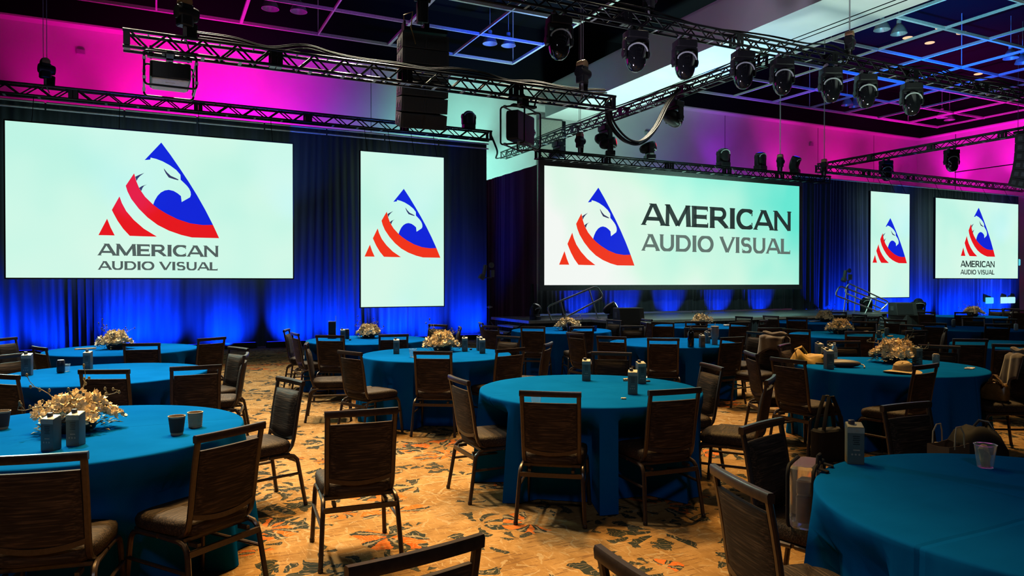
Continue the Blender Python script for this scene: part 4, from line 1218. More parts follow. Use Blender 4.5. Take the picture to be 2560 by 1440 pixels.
# floor lights and speakers by the stage
moving_head(9.5, 17.75, .61, 'grey moving head light standing on the left stage wing', R(30), R(25), True, .68, None, None, False)
moving_head(11.75, 17.3, .61, 'moving head light with glowing face behind the left speaker', R(62), R(60), True, .74, M['lens'], None, False)
moving_head(22.35, 17.15, .61, 'moving head light on the right stage wing behind the rails', R(-20), R(15), True, .78, None, None, False)
def sub_box(x, y, wx, label):
    t = thing('subwoofer', label, 'loudspeaker', (x, y, 0))
    m = MB(); m.rbox((0, 0, .30), (wx, .66, .60), .02); m.build('cabinet', M['speaker'], t, bevel=0)
    m = MB(); m.box((.1, -.335, .30), (wx - .26, .015, .52)); m.build('grille', M['grille'], t, smooth=False)
    m = MB(); m.box((-wx / 2 - .004, .0, .44), (.01, .12, .08)); m.build('handle', M['plastic'], t, smooth=False)
def wedge(x, y, z, rz, label):
    t = thing('wedge_speaker', label, 'loudspeaker', (x, y, z), rz)
    poly = [(-.26, 0), (.26, 0), (.26, .20), (.05, .40), (-.26, .40)]
    m = MB(); m.prism([(-.30, 0), (.24, 0), (.24, .40), (-.20, .40)], lambda p: (-.33, p[0], p[1]), lambda p: (.33, p[0], p[1])); m.build('cabinet', M['speaker'], t, bevel=.015)
    m = MB(); m.add([(-.30, -.296, .03), (.20, -.296, .03), (.20, -.214, .37), (-.30, -.214, .37)], [(0, 1, 2, 3)])
    m.add([(-.30, -.306, .03), (.20, -.306, .03), (.20, -.224, .37), (-.30, -.224, .37)], [(0, 1, 2, 3), ]); m.build('grille', M['grille'], t, smooth=False)
    m = MB(); m.box((.335, 0, .2), (.012, .22, .2)); m.build('side_handle', M['rim2'], t, smooth=False)
    m = MB(); m.box((-.335, -.0, .22), (.012, .16, .14)); m.build('side_handle', M['rim2'], t, smooth=False)
sub_box(11.1, 15.2, 1.25, 'black subwoofer box under the left wedge speaker'); wedge(10.80, 15.15, .60, R(-14), 'black wedge speaker on a box before the left stage stairs')
sub_box(22.05, 15.2, 1.55, 'charcoal subwoofer box under the right wedge speaker'); wedge(21.45, 15.15, .60, R(-25), 'charcoal wedge speaker on a box at the right of the stage')
moving_head(22.4, 15.25, .60, 'moving head light standing on the right speaker box', R(-40), R(30), True, .78, None, None, False)
# tripod light stands in front of the drapes
def light_stand(x, y, h, label):
    t = thing('light_stand', label, 'light stand', (x, y, 0))
    m = MB(); m.tube([(0, 0, .06), (0, 0, h * .55)], .024, 8); m.tube([(0, 0, h * .5), (0, 0, h)], .017, 8); m.build('pole', M['truss'], t)
    for k in range(3):
        a = R(90 + 120 * k); m = MB(); m.tube([(0, 0, .55), (.42 * math.cos(a), .42 * math.sin(a), .02)], .014, 6); m.tube([(0, 0, .2), (.22 * math.cos(a), .22 * math.sin(a), .29)], .009, 6); m.build('leg', M['truss'], t)
    m = MB(); m.box((0, 0, h * .53), (.07, .05, .06)); m.tube([(-.09, 0, h * .53), (.09, 0, h * .53)], .013, 6); m.build('clamp', M['steel'], t)
    m = MB(); m.tube([(-.24, 0, h), (.06, 0, h)], .016, 6); m.box((.06, -.05, h + .12), (.10, .10, .2)); m.lathe([(.03, -.02), (.08, -.02), (.08, .02), (.03, .02)], (.05, -.02, h + .36), 14, True, Matrix.Rotation(R(90), 3, 'X')); m.rbox((-.16, 0, h + .22), (.09, .12, .30), .03, 4, (0, .2, 0)); m.rbox((-.26, -.03, h + .02), (.16, .14, .14), .03, 4, (0, .5, 0)); m.build('stand_head', M['rim2'], t)
light_stand(8.55, 18.75, 1.78, 'thin light stand at the right end of the left drape')
light_stand(22.85, 18.3, 1.72, 'thin light stand before the right drape behind the rails')
# ------------------------------------------------------------------ banquet chairs
def yline(z):
    pts = [(.385, -.10), (.41, -.175), (.46, -.212), (.55, -.228), (.72, -.252), (.92, -.292)]
    for (z0, y0), (z1, y1) in zip(pts[:-1], pts[1:]):
        if z <= z1: return y0 + (y1 - y0) * (z - z0) / (z1 - z0)
    return pts[-1][1]
def sweep_rect(m, path, w, t):
    """rectangular bar: w along the local cross direction in x, t in the plane of the path (yz)"""
    rings = []
    for i, p in enumerate(path):
        p = Vector(p); a = Vector(path[max(0, i - 1)]); b = Vector(path[min(len(path) - 1, i + 1)])
        d = (b - a).normalized(); nx = Vector((1, 0, 0)); nn = d.cross(nx).normalized()
        c = .006
        rings.append([p + nx * (sx * w / 2 - (c * sx if k else 0)) + nn * (sy * t / 2 - (0 if k else c * sy)) for (sx, sy, k) in
                      ((1, 1, 0), (1, 1, 1), (-1, 1, 1), (-1, 1, 0), (-1, -1, 0), (-1, -1, 1), (1, -1, 1), (1, -1, 0))])
    m.loft(rings)
def make_chair(name, label):
    t = thing(name, label, 'chair', (0, 0, 0), 0, 'banquet chairs')
    # seat cushion
    m = MB(); rings = []
    for (z, k) in ((.402, .93), (.410, .985), (.432, 1.0), (.458, 1.0), (.476, .965), (.487, .86), (.492, .6), (.494, .25)):
        ring = []
        for j in range(36):
            a = 2 * PI * j / 36; c_, s_ = math.cos(a), math.sin(a); e = .42
            x = .222 * math.copysign(abs(c_) ** e, c_); y = .225 * math.copysign(abs(s_) ** e, s_)
            ring.append((x * k * (1 + .04 * (y / .225)), y * k + .005, z - (.012 if (y > .15 and z > .45) else 0)))
        rings.append(ring)
    m.loft(rings); m.build('seat', M['fabric'], t, angle=60)
    # back cushion
    m = MB(); nx, nz = 10, 10
    def bk(i, j, front):
        u = -1 + 2 * i / nx; v = j / nz
        x = .178 * u
        zb = .515 - .028 * (1 - u * u); z = zb + (.838 - zb) * v
        e = (1 - abs(u) ** 6) ** .5 * (1 - abs(2 * v - 1) ** 6) ** .5
        y = yline(z) - .010 * (1 - u * u)
        return (x, y + (.010 + .026 * e if front else -.010 - .008 * e), z)
    for front in (True, False):
        vs = [bk(i, j, front) for j in range(nz + 1) for i in range(nx + 1)]
        fs = [(j * (nx + 1) + i, j * (nx + 1) + i + 1, (j + 1) * (nx + 1) + i + 1, (j + 1) * (nx + 1) + i) for j in range(nz) for i in range(nx)]
        m.add(vs, fs)
    N_ = (nx + 1) * (nz + 1)
    edge = [i for i in range(nx + 1)] + [j * (nx + 1) + nx for j in range(1, nz + 1)] + [nz * (nx + 1) + i for i in range(nx - 1, -1, -1)] + [j * (nx + 1) for j in range(nz - 1, 0, -1)]
    for a, b in zip(edge, edge[1:] + edge[:1]): m.f.append((a, b, b + N_, a + N_)); m.m.append(0)
    m.build('backrest', M['fabric'], t, angle=60)
    # back frame: two uprights that sweep under the seat, top rail with hand slot below it, curved lower rail
    m = MB()
    for s in (-1, 1):
        zs = [.384, .39, .40, .42, .45, .50, .58, .68, .78, .86, .905]
        ys_ = [.02, -.11] + [yline(z) for z in zs[2:]]
        sweep_rect(m, [(s * (.190 + .010 * (z - .4)), y, z) for y, z in zip(ys_, zs)], .030, .022)
    rail = []
    for i in range(13):
        u = -1 + i / 6; rail.append((.212 * u, -.286 - .012 * (1 - u * u), .902))
    rings = []
    for p in rail: rings.append([(p[0], p[1] + a, p[2] + b) for (a, b) in ((.013, -.020), (.015, .008), (.008, .018), (-.012, .018), (-.017, .008), (-.014, -.020))])
    m.loft(rings)
    rings = []
    for i in range(11):
        u = -1 + i / 5; x = .182 * u; z = .508 - .028 * (1 - u * u); y = yline(.5) - .010 * (1 - u * u)
        rings.append([(x, y + a, z + b) for (a, b) in ((.012, -.014), (.012, .012), (-.014, .012), (-.014, -.014))])
    m.loft(rings)
    m.build('back_frame', M['frame'], t)
    # seat frame, stretchers, four bent legs
    m = MB()
    for y in (-.17, .19): m.box((0, y, .388), (.40, .028, .022))
    for s in (-1, 1): m.box((s * .20, .01, .390), (.026, .34, .022))
    m.build('seat_frame', M['frame'], t, bevel=.003)
    m = MB(); m.box((0, -.242, .335), (.43, .016, .030))
    for s in (-1, 1):
        m.tube([(s * .226, -.252, .245), (s * .226, .226, .245)], .010, 8); m.box((s * .15, -.20, .36), (.02, .07, .02))
    m.build('stretcher', M['frame'], t)
    for s in (-1, 1):
        m = MB(); m.tube([(s * .207, -.02, .388), (s * .209, -.16, .386), (s * .212, -.205, .376), (s * .215, -.228, .352), (s * .217, -.238, .32), (s * .236, -.288, .012)], .0145, 8)
        m.lathe([(.014, 0), (.016, .004), (.016, .02), (.013, .026)], (s * .2366, -.289, 0), 10); m.build('leg', M['frame'], t)
        m = MB(); m.tube([(s * .207, .0, .388), (s * .209, .15, .386), (s * .212, .19, .376), (s * .215, .206, .352), (s * .217, .212, .32), (s * .232, .238, .012)], .0145, 8)
        m.lathe([(.014, 0), (.016, .004), (.016, .02), (.013, .026)], (s * .2325, .2385, 0), 10); m.build('leg', M['frame'], t)
    return t
chair0 = None
CH = []
for (x, y, rz, tb, label) in CHAIRS:
    if chair0 is None: chair0 = make_chair('banquet_chair', label); c = chair0
    else: c = copy_tree(chair0)
    c.location = (x, y, 0); c.rotation_euler = (0, 0, rz); c['label'] = label
    CH.append(c)

# ------------------------------------------------------------------ round tables under floor-length cloths
def cloth_mesh(cx, cy, seed):
    rnd = random.Random(seed)
    NT_, RT = 128, .925
    near = [(x, y, rz) for (x, y, rz, tb, l) in CHAIRS if math.hypot(x - cx, y - cy) < 1.6]
    k1, k2, k3 = rnd.randint(7, 9), rnd.randint(12, 15), rnd.randint(19, 24)
    p1, p2, p3 = (rnd.uniform(0, 6.28) for _ in range(3))
    def fold(th):
        a = math.sin(k1 * th + p1 + .8 * math.sin(2 * th + p2)); b = math.sin(k2 * th + p2); c = math.sin(k3 * th + p3)
        return .55 * (1 - abs(a)) ** 1.2 * 2 - .55 + .30 * b + .15 * c
    rings = [(r, .764, 0) for r in (.0, .25, .5, .75, .87)] + [(RT - .012, .7635, 0), (RT - .003, .760, 0), (RT, .752, 0), (RT + .002, .735, .04)]
    rings += [(RT + .004 + .03 * u, .735 * (1 - u) + .006 * u, u) for u in (.08, .18, .30, .42, .54, .66, .78, .9, 1.0)]
    vs = []; fs = []
    for (r, z, u) in rings[1:]:
        for j in range(NT_):
            th = 2 * PI * j / NT_
            rr = r
            if u > 0: rr = r + (.075 * u ** .8) * fold(th) + .012 * u
            if z < .70:
                wz = min(1.0, (.70 - z) / .16)
                for (x, y, rz) in near:
                    c_, s_ = math.cos(-rz), math.sin(-rz)
                    q = rr
                    for _ in range(40):
                        dx, dy = cx + q * math.cos(th) - x, cy + q * math.sin(th) - y
                        lx, ly = dx * c_ - dy * s_, dx * s_ + dy * c_
                        if abs(lx) < .275 and -.40 < ly < .275: q -= .02
                        else: break
                    rr = min(rr, rr + (q - rr) * wz)
            vs.append((rr * math.cos(th), rr * math.sin(th), z))
    vs.append((0, 0, .764)); ci = len(vs) - 1
    for j in range(NT_): fs.append((ci, j, (j + 1) % NT_))
    for i in range(len(rings) - 2):
        for j in range(NT_):
            a, b = i * NT_, (i + 1) * NT_
            fs.append((a + j, b + j, b + (j + 1) % NT_, a + (j + 1) % NT_))
    m = MB(); m.add(vs, fs)
    return m
tab0 = None
for i, (n, x, y, l) in enumerate(TABLES):
    if tab0 is None:
        tab0 = thing('round_table', 'folding table under ' + l, 'table', (x, y, 0), 0, 'round banquet tables')
        m = MB(); m.lathe([(.001, .733), (.90, .733), (.912, .738), (.912, .756), (.90, .7605), (.001, .7605)], n=48); m.build('tabletop', M['table'], tab0)
        for (sx, sy) in ((1, 1), (1, -1), (-1, 1), (-1, -1)):
            m = MB(); m.tube([(sx * .38, sy * .22, .733), (sx * .38, sy * .22, .0)], .016, 8); m.build('leg', M['truss'], tab0)
        tb = tab0
    else: tb = copy_tree(tab0)
    tb.location = (x, y, 0); tb.rotation_euler = (0, 0, i * .9); tb['label'] = 'hidden folding table of ' + l
    o = cloth_mesh(x, y, i + 5).build('tablecloth', M['cloth'], angle=70)
    o.location = (x, y, 0)
    tag(o, 'blue floor-length cloth on ' + l, 'tablecloth', 'blue round tablecloths')

# ------------------------------------------------------------------ flower centrepieces
TZ = .7645
def make_flowers(label, x, y):
    rnd = random.Random(7)
    t = thing('flower_centerpiece', label, 'flowers', (x, y, TZ), 0, 'flower centrepieces')
    m = MB(); m.lathe([(.001, 0), (.085, 0), (.105, .02), (.115, .07), (.105, .075), (.001, .06)], n=20); m.build('bowl', M['bowl'], t)
    m = MB()
    for _ in range(520):
        a = rnd.uniform(0, 2 * PI); rr = rnd.random() ** .6; lay = rnd.random() ** .5
        lump = 1 + .22 * math.sin(3 * a + 1) + .15 * math.sin(5 * a + 2)
        px, py = .190 * rr * math.cos(a) * lump, .165 * rr * math.sin(a) * lump
        pz = .045 + (.185 * math.sqrt(max(0, 1 - rr * rr * .92)) * (.85 + .25 * math.sin(4 * a + 5 * rr))) * (.35 + .65 * lay)
        nrm = Vector((px * 3 + rnd.uniform(-.3, .3), py * 3 + rnd.uniform(-.3, .3), .35 + rnd.uniform(-.3, .3))).normalized()
        q = nrm.to_track_quat('Z', 'Y').to_matrix() @ Matrix.Rotation(rnd.uniform(0, 6), 3, 'Z')
        s = rnd.choice((.013, .015, .018, .022, .028))
        c = Vector((px, py, pz))
        np_ = 5
        for k in range(np_):
            an = 2 * PI * k / np_
            loc = [(.10, .0, .0), (.55, -.46, .30), (1.0, -.34, .75), (1.08, 0, .85), (1.0, .34, .75), (.55, .46, .30)]
            vs = []
            for (ax, ay, az) in loc:
                v = Vector((ax * s * math.cos(an) - ay * s * math.sin(an), ax * s * math.sin(an) + ay * s * math.cos(an), az * s * rnd.uniform(.6, 1.3)))
                vs.append(c + q @ v)
            m.add(vs, [(0, 1, 2, 3), (0, 3, 4, 5)])
    o = m.build('blossoms', M['petal'], t, recalc=False, angle=180); o['kind'] = 'stuff'
    m = MB()
    for _ in range(80):
        a = rnd.uniform(0, 2 * PI); rr = rnd.uniform(.10, .21); z = rnd.uniform(.012, .09)
        c = Vector((rr * math.cos(a), rr * math.sin(a), z)); d = Vector((math.cos(a + rnd.uniform(-.6, .6)), math.sin(a + rnd.uniform(-.6, .6)), rnd.uniform(-.3, .5))).normalized() * rnd.uniform(.03, .055)
        sd = d.cross(Vector((0, 0, 1))).normalized() * .012
        c.z = max(c.z, .015); e = c + d; e.z = max(e.z, .004)
        m.add([c, c + d * .5 + sd + Vector((0, 0, .006)), e, c + d * .5 - sd + Vector((0, 0, .006))], [(0, 1, 2, 3)])
    o = m.build('leaves', M['leaf'], t, recalc=False, angle=180); o['kind'] = 'stuff'
    for (a, ln, el) in ((2.6, .26, .85), (3.3, .22, .25), (1.2, .24, 1.1), (.35, .20, .55), (4.6, .18, .9)):
        m = MB(); p0 = Vector((.09 * math.cos(a), .08 * math.sin(a), .13)); d = Vector((math.cos(a) * math.cos(el), math.sin(a) * math.cos(el), math.sin(el)))
        pts = [p0 + d * ln * k / 5 + Vector((rnd.uniform(-.01, .01), rnd.uniform(-.01, .01), .02 * math.sin(k))) for k in range(6)]
        m.tube(pts, [.004, .0036, .0032, .0028, .0022, .0018], 6)
        for k in (2, 3, 4, 5):
            b = pts[k]; e = b + Vector((rnd.uniform(-.035, .035), rnd.uniform(-.035, .035), rnd.uniform(.005, .05)))
            m.tube([b, e], .0018, 5); m.sphere(e, .008, 8, 5, (1, 1, 1.5))
        m.build('twig', M['stem'], t)
    return t
fl0 = None
for (x, y, rz, l, s) in FLOWERS:
    if fl0 is None: fl0 = make_flowers(l, x, y); f = fl0
    else: f = copy_tree(fl0)
    f.location = (x, y, TZ); f.rotation_euler = (0, 0, rz); f['label'] = l; f.scale = (s, s, s)

# ------------------------------------------------------------------ drink cartons
def make_carton(label):
    t = thing('water_carton', label, 'carton', (0, 0, 0), 0, 'drink cartons on the tables')
    w2, d2 = .036, .031
    m = MB()
    m.prism([(-d2, 0), (d2, 0), (d2, .182), (-d2, .168)], lambda p: (-w2, p[0], p[1]), lambda p: (w2, p[0], p[1])); m.build('carton_body', M['carton'], t, bevel=.004)
    m = MB(); m.add([(-w2 + .003, -d2 + .003, .1695), (w2 - .003, -d2 + .003, .1695), (w2 - .003, d2 - .003, .183), (-w2 + .003, d2 - .003, .183)], [(0, 1, 2, 3)]); m.add([(-w2, -d2 - .0012, .142), (w2, -d2 - .0012, .142), (w2, -d2 - .0012, .166), (-w2, -d2 - .0012, .166)], [(0, 1, 2, 3)])
    m.build('carton_top', M['carton_top'], t, smooth=False)
    m = MB(); m.lathe([(.013, .176), (.0145, .179), (.0145, .194), (.012, .196), (.001, .196)], (-.012, .008, 0), 14); m.build('cap', M['navy'], t)
    m = MB()
    for k, wd in enumerate((.030, .026, .030, .022, .028)): m.box((0.002, -d2 - .0012, .128 - .009 * k), (wd, .001, .0030))
    m.build('print', M['inkdark'], t, smooth=False)
    m = MB(); m.lathe([(.001, 0), (.006, 0)], (.004, -d2 - .0022, .154), 14, False, Matrix.Rotation(R(90), 3, 'X')); m.build('badge', M['print'], t, smooth=False)
    m = MB(); m.add([(-.012, -d2 - .002, .062), (.016, -d2 - .002, .062), (.016, -d2 - .002, .068), (-.012, -d2 - .002, .068)], [(0, 1, 2, 3)]); m.build('printed_line', M['print'], t, smooth=False)
    for k in range(3):
        m = MB(); m.lathe([(.001, 0), (.0045, 0)], (-.016 + .015 * k, -d2 - .0022, .045), 12, False, Matrix.Rotation(R(90), 3, 'X')); m.build('printed_dot', M['print'], t, smooth=False)
    return t
ct0 = None
for (x, y, rz, l, s) in CARTONS:
    if ct0 is None: ct0 = make_carton(l); c = ct0
    else: c = copy_tree(ct0)
    c.location = (x, y, TZ); c.rotation_euler = (0, 0, rz); c['label'] = l; c.scale = (s, s, s)

# ------------------------------------------------------------------ cups, cans, bottles and small things
def P(k): return POS[k]
def cup(key, label, rt, rb, h, mat, group=None, ridges=False, sleeve=None):
    x, y = P(key)
    t = thing('paper_cup', label, 'cup', (x, y, TZ), 0, group)
    m = MB()
    if ridges:
        pr = [(.001, 0), (rb, 0)]
        for k in range(9):
            z = h * (k + .5) / 9; r = rb + (rt - rb) * (k + .5) / 9
            pr += [(r - .0005, z - h / 19), (r + .0022, z), (r + .0022, z + h / 40)]
        pr += [(rt + .003, h - .003), (rt + .003, h), (rt - .002, h), (rb - .002, .006), (.001, .006)]
        m.lathe(pr, n=28, cap=False)
    else: m.lathe([(.001, .003), (rb - .002, .003), (rb, 0), (rt, h - .006), (rt + .0025, h - .004), (rt + .0025, h), (rt - .001, h), (rb - .003, .007), (.001, .007)], n=28, cap=False)
    m.build('cup_body', mat, t)
    if sleeve:
        m = MB(); a, b = .13, .90
        m.lathe([(rb + (rt - rb) * a + .0015, h * a), (rb + (rt - rb) * b + .0015, h * b)], n=28, cap=False); m.build('sleeve', sleeve, t)
    return t
cup('cup_sleeve', 'paper cup in a brown sleeve on the front left table, left of the ribbed cup', .046, .033, .110, M['paper'], 'paper cups on the front left table', False, M['sleeve'])
cup('cup_ribbed', 'cream ribbed paper cup on the front left table', .043, .037, .094, M['paper'], 'paper cups on the front left table', True)
cup('cup_left', 'brown sleeved paper cup cut by the left edge of the picture', .046, .033, .110, M['paper'], 'paper cups on the front left table', False, M['sleeve'])
def clear_cup(key, label, rt=.045, rb=.032, h=.10):
    x, y = P(key)
    m = MB(); m.lathe([(.001, 0), (rb, 0), (rt, h - .004), (rt + .003, h - .002), (rt + .003, h), (rt - .0015, h - .001), (rb - .0015, .003), (.001, .003)], n=28, cap=False)
    o = m.build('plastic_cup', M['clear']); o.location = (x, y, TZ)
    return tag(o, label, 'cup', 'clear plastic cups')
clear_cup('clear_t2', 'clear plastic cup behind the dark can on the left', .034, .026, .075)
clear_cup('clear_t5', 'clear plastic cup on the table left of the room centre')
clear_cup('clear_t6', 'clear plastic cup half hidden by a chair rail on the centre table', .042, .032, .075)
clear_cup('clear_t10', 'clear plastic cup with crumpled napkin on the dark blue front table', .048, .034, .112)
x, y = P('clear_t10'); m = MB(); rnd = random.Random(3)
vs = []; nn = 9
for j in range(6):
    for i in range(nn):
        a = 2 * PI * i / nn; r = (.027 + .004 * j / 5) * rnd.uniform(.55, 1.0) * (1 if j < 5 else .5); vs.append((r * math.cos(a) - (.012 if j > 3 else 0), r * math.sin(a), .006 + .02 * j + rnd.uniform(-.004, .006)))
m.add(vs, [(j * nn + i, j * nn + (i + 1) % nn, (j + 1) * nn + (i + 1) % nn, (j + 1) * nn + i) for j in range(5) for i in range(nn)] + [tuple(range(5 * nn, 6 * nn))])
o = m.build('napkin', M['straw'], angle=20); o.location = (x, y, TZ); tag(o, 'crumpled cream napkin stuffed in the clear cup at right', 'napkin')
def can(key, label, r, h, mat, cat='can', name='drink_can', group=None, topmat='edge', z=TZ):
    x, y = P(key)
    t = thing(name, label, cat, (x, y, z), .4, group)
    m = MB(); m.lathe([(.001, 0), (r * .8, 0), (r, .012), (r, h - .012), (r * .82, h - .001), (.001, h - .001)], n=24); m.build('can_body', mat, t)
    m = MB(); m.lathe([(.001, h), (r * .78, h), (r * .82, h + .002), (r * .76, h + .003), (.001, h + .0015)], n=20); m.build('can_lid', M[topmat], t)
    return t
can('can_t2', 'dark drink can on the second left table', .036, .125, M['can'])
can('can_t14a', 'pale drink can at the left of the far right table', .034, .15, M['carton'], 'can', 'drink_can', 'cans on the far right table')
can('can_t14b', 'drink can at the right end of the far right table', .034, .12, M['rim'], 'can', 'drink_can', 'cans on the far right table')
can('cup_t9far', 'pale lidded coffee cup near the phone on the flower table', .036, .105, M['carton_top'], 'cup', 'paper_cup', None, 'paper')
can('cup_t11a', 'short grey cup on the table behind the flowers, left of two', .034, .115, M['carton'], 'cup', 'cup', 'grey cups behind the right flowers', 'carton_top')
can('cup_t11b', 'taller grey cup on the table behind the flowers, right of two', .036, .135, M['carton'], 'cup', 'cup', 'grey cups behind the right flowers', 'carton_top')
# flask, tumbler and bottles
x, y = P('flask'); t = thing('drink_flask', 'tall black steel bottle with loop cap on the centre back table', 'bottle', (x, y, TZ), 0)
m = MB(); m.lathe([(.001, 0), (.040, 0), (.043, .01), (.043, .19), (.034, .215), (.024, .222), (.001, .222)], n=24); m.build('flask_body', M['gloss'], t)
m = MB(); m.lathe([(.026, .222), (.027, .25), (.001, .252)], n=16); m.tube([(-.022, 0, .245), (-.02, 0, .272), (0, 0, .282), (.02, 0, .272), (.022, 0, .245)], .006, 8); m.build('cap', M['plastic'], t)
x, y = P('tumbler'); t = thing('handled_tumbler', 'pale pink handled tumbler with straw beside the black bottle', 'cup', (x, y, TZ), R(-26))
m = MB(); m.lathe([(.001, 0), (.038, 0), (.040, .01), (.041, .085), (.054, .11), (.056, .24), (.053, .246), (.001, .246)], n=26); m.build('tumbler_body', M['pink'], t)
m = MB(); m.tube([(-.054, 0, .215), (-.092, 0, .215), (-.098, 0, .20), (-.098, 0, .12), (-.09, 0, .105), (-.05, 0, .112)], .009, 8); m.build('handle', M['pink'], t)
m = MB(); m.lathe([(.055, .246), (.057, .25), (.057, .262), (.001, .264)], n=24); m.build('lid', M['paper'], t)
m = MB(); m.tube([(0, 0, .26), (.006, 0, .31)], .004, 8); m.build('straw', M['white'], t)
def water_bottle(key, label, z=TZ, capmat='white'):
    x, y = P(key); t = thing('water_bottle', label, 'bottle', (x, y, z), 0)
    m = MB(); m.lathe([(.001, 0), (.030, 0), (.033, .008), (.031, .04), (.033, .06), (.031, .08), (.033, .10), (.033, .13), (.024, .165), (.013, .185), (.013, .198), (.001, .198)], n=22); m.build('bottle_body', M['clear'], t)
    m = MB(); m.lathe([(.0335, .065), (.0335, .11)], n=22, cap=False); m.build('label_band', M['carton_top'], t)
    m = MB(); m.lathe([(.001, .196), (.0155, .196), (.0155, .214), (.001, .215)], n=16); m.build('cap', M[capmat], t)
water_bottle('bottle_t9', 'clear plastic water bottle on the table with the yellow bag')
water_bottle('bottle_seat', 'water bottle with tan cap standing behind the front right table', .494, 'paper')
# tall sign card in a stand on the far table
x, y = P('sign'); t = thing('table_sign', 'tall tan card sign standing on the table near the drape', 'sign', (x, y, TZ), R(-15))
m = MB(); m.box((0, 0, .16), (.115, .02, .20)); m.build('card', M['sleeve'], t, bevel=.003)
m = MB(); m.box((0, 0, .03), (.13, .075, .06)); m.build('stand_base', M['bowl'], t, bevel=.006)
m = MB(); m.box((-.0, 0, .266), (.118, .024, .012)); m.tube([(.056, 0, .06), (.060, 0, .36)], .005, 6); m.build('card_edge', M['white'], t)
can('can_t4', 'dark carton-like can behind the chair rail near the sign', .034, .15, M['can'])
x, y = P('mug_t7'); t = thing('dark_mug', 'dark travel mug beside the flowers near the left stage stairs', 'cup', (x, y, TZ), 0)
m = MB(); m.lathe([(.001, 0), (.036, 0), (.042, .17), (.03, .185), (.001, .186)], n=20); m.build('mug_body', M['plastic'], t)
m = MB(); m.lathe([(.032, .183), (.034, .19), (.001, .192)], n=18); m.build('lid', M['can'], t)
x, y = P('cup_t7'); m = MB(); m.lathe([(.001, 0), (.03, 0), (.04, .10), (.037, .10), (.028, .004), (.001, .004)], n=20, cap=False)
o = m.build('blue_cup', M['cloth']); o.location = (x, y, TZ); tag(o, 'small blue cup at the right of the stairs table', 'cup')
# litter on the centre table
def blob(name, key, label, cat, mat, d, rz=0, z=TZ, seed=1):
    x, y = P(key); rnd = random.Random(seed)
    m = MB(); m.rbox((0, 0, d[2] / 2), d, min(d[0], d[1]) * .3, 4)
    m.v = [(a + rnd.uniform(-1, 1) * d[0] * .05, b + rnd.uniform(-1, 1) * d[1] * .05, max(0, c + (rnd.uniform(-1, 1) * d[2] * .12 if c > .001 else 0))) for a, b, c in m.v]
    o = m.build(name, M[mat]); o.location = (x, y, z); o.rotation_euler = (0, 0, rz)
    return tag(o, label, cat)
blob('folded_wrapper', 'wrap_t6', 'small tan wrapper beside the water cartons on the centre table', 'wrapper', 'paper', (.07, .03, .022), .3)
blob('napkin', 'napkin_t6', 'cream folded napkin behind the front carton of the centre table', 'napkin', 'paper', (.05, .03, .06), .8)
blob('crumpled_foil', 'foil_t6', 'tiny crumpled foil scrap near the front of the centre table', 'scrap', 'print', (.038, .022, .012), -.3, TZ, 4)
blob('loose_lid', 'lid_t6', 'dark loose lid right of the water cartons', 'loose_lid', 'can', (.085, .07, .012), 0)  # a dark lid lying loose on the table
blob('bottle_cap', 'lid_t4', 'small dark cap on the table near the tall sign', 'loose_cap', 'can', (.03, .03, .02), 0)  # small caps lying loose on two tables
blob('bottle_cap', 'lid_t5', 'small dark bottle cap between cartons on the open-cup table', 'loose_cap', 'can', (.028, .028, .018), 0)
blob('paper_sheet', 'paper_t3', 'pale papers lying on the pale grey left table', 'paper', 'paper', (.24, .13, .006), .1)
blob('paper_sheet', 'paper_t5', 'printed sheet lying before the flowers on the open-cup table', 'paper', 'print', (.26, .11, .004), .1)
blob('paper_sheet', 'paper_t13', 'white papers on the far stage-corner table', 'paper', 'white', (.30, .16, .008), .2)
blob('notepad', 'pad_t11', 'tan notepad at the right of the flowers behind the water bottle', 'notepad', 'paper', (.12, .08, .03), .4)
blob('notepad', 'pad_t11b', 'tan folded pad behind the two grey cups', 'notepad', 'paper', (.10, .07, .022), .2)
blob('white_plate', 'plate_t12', 'white papers at the right end of the mid-stage table', 'paper', 'white', (.16, .10, .03), .2)
x, y = P('phone'); t = thing('mobile_phone', 'white phone lying at the right of the flower table', 'phone', (x, y, TZ), R(20))
m = MB(); m.rbox((0, 0, .006), (.15, .075, .012), .012); m.build('phone_body', M['white'], t)
m = MB(); m.rbox((-.045, .005, .0145), (.035, .035, .004), .008); m.build('camera_bump', M['gloss'], t)

# ------------------------------------------------------------------ hat, bags and clothing
x, y = P('hat'); t = thing('sun_hat', 'straw-coloured sun hat lying on the flower table', 'hat', (x, y, TZ), R(-20)); t.scale = (.86, .86, .86)
m = MB()
rings = []
for (r, z) in ((.185, .004), (.19, .010), (.15, .018), (.095, .022)):
    rings.append([((r * 1.08) * math.cos(a), r * math.sin(a), z + .010 * math.sin(2 * a + .5) * (r / .19) + .008) for a in [2 * PI * j / 40 for j in range(40)]])
m.loft(rings, False); m.build('brim', M['straw'], t)
m = MB(); rings = []
for (r, z) in ((.098, .022), (.096, .06), (.088, .10), (.066, .122), (.03, .118), (.002, .112)):
    rings.append([(r * 1.12 * math.cos(a) * (1 + .06 * math.sin(3 * a + z * 40)), r * math.sin(a) * (1 + .05 * math.sin(2 * a)), z + .012 * math.sin(a + 1)) for a in [2 * PI * j / 32 for j in range(32)]])
m.loft(rings, False); m.build('crown', M['straw'], t)
x, y = P('yellow'); t = thing('tote_bag', 'slumped yellow canvas bag lying on the right table', 'bag', (x, y, TZ), R(-30))
rnd = random.Random(9); m = MB(); vs = []; fs = []; nu, nv = 18, 12
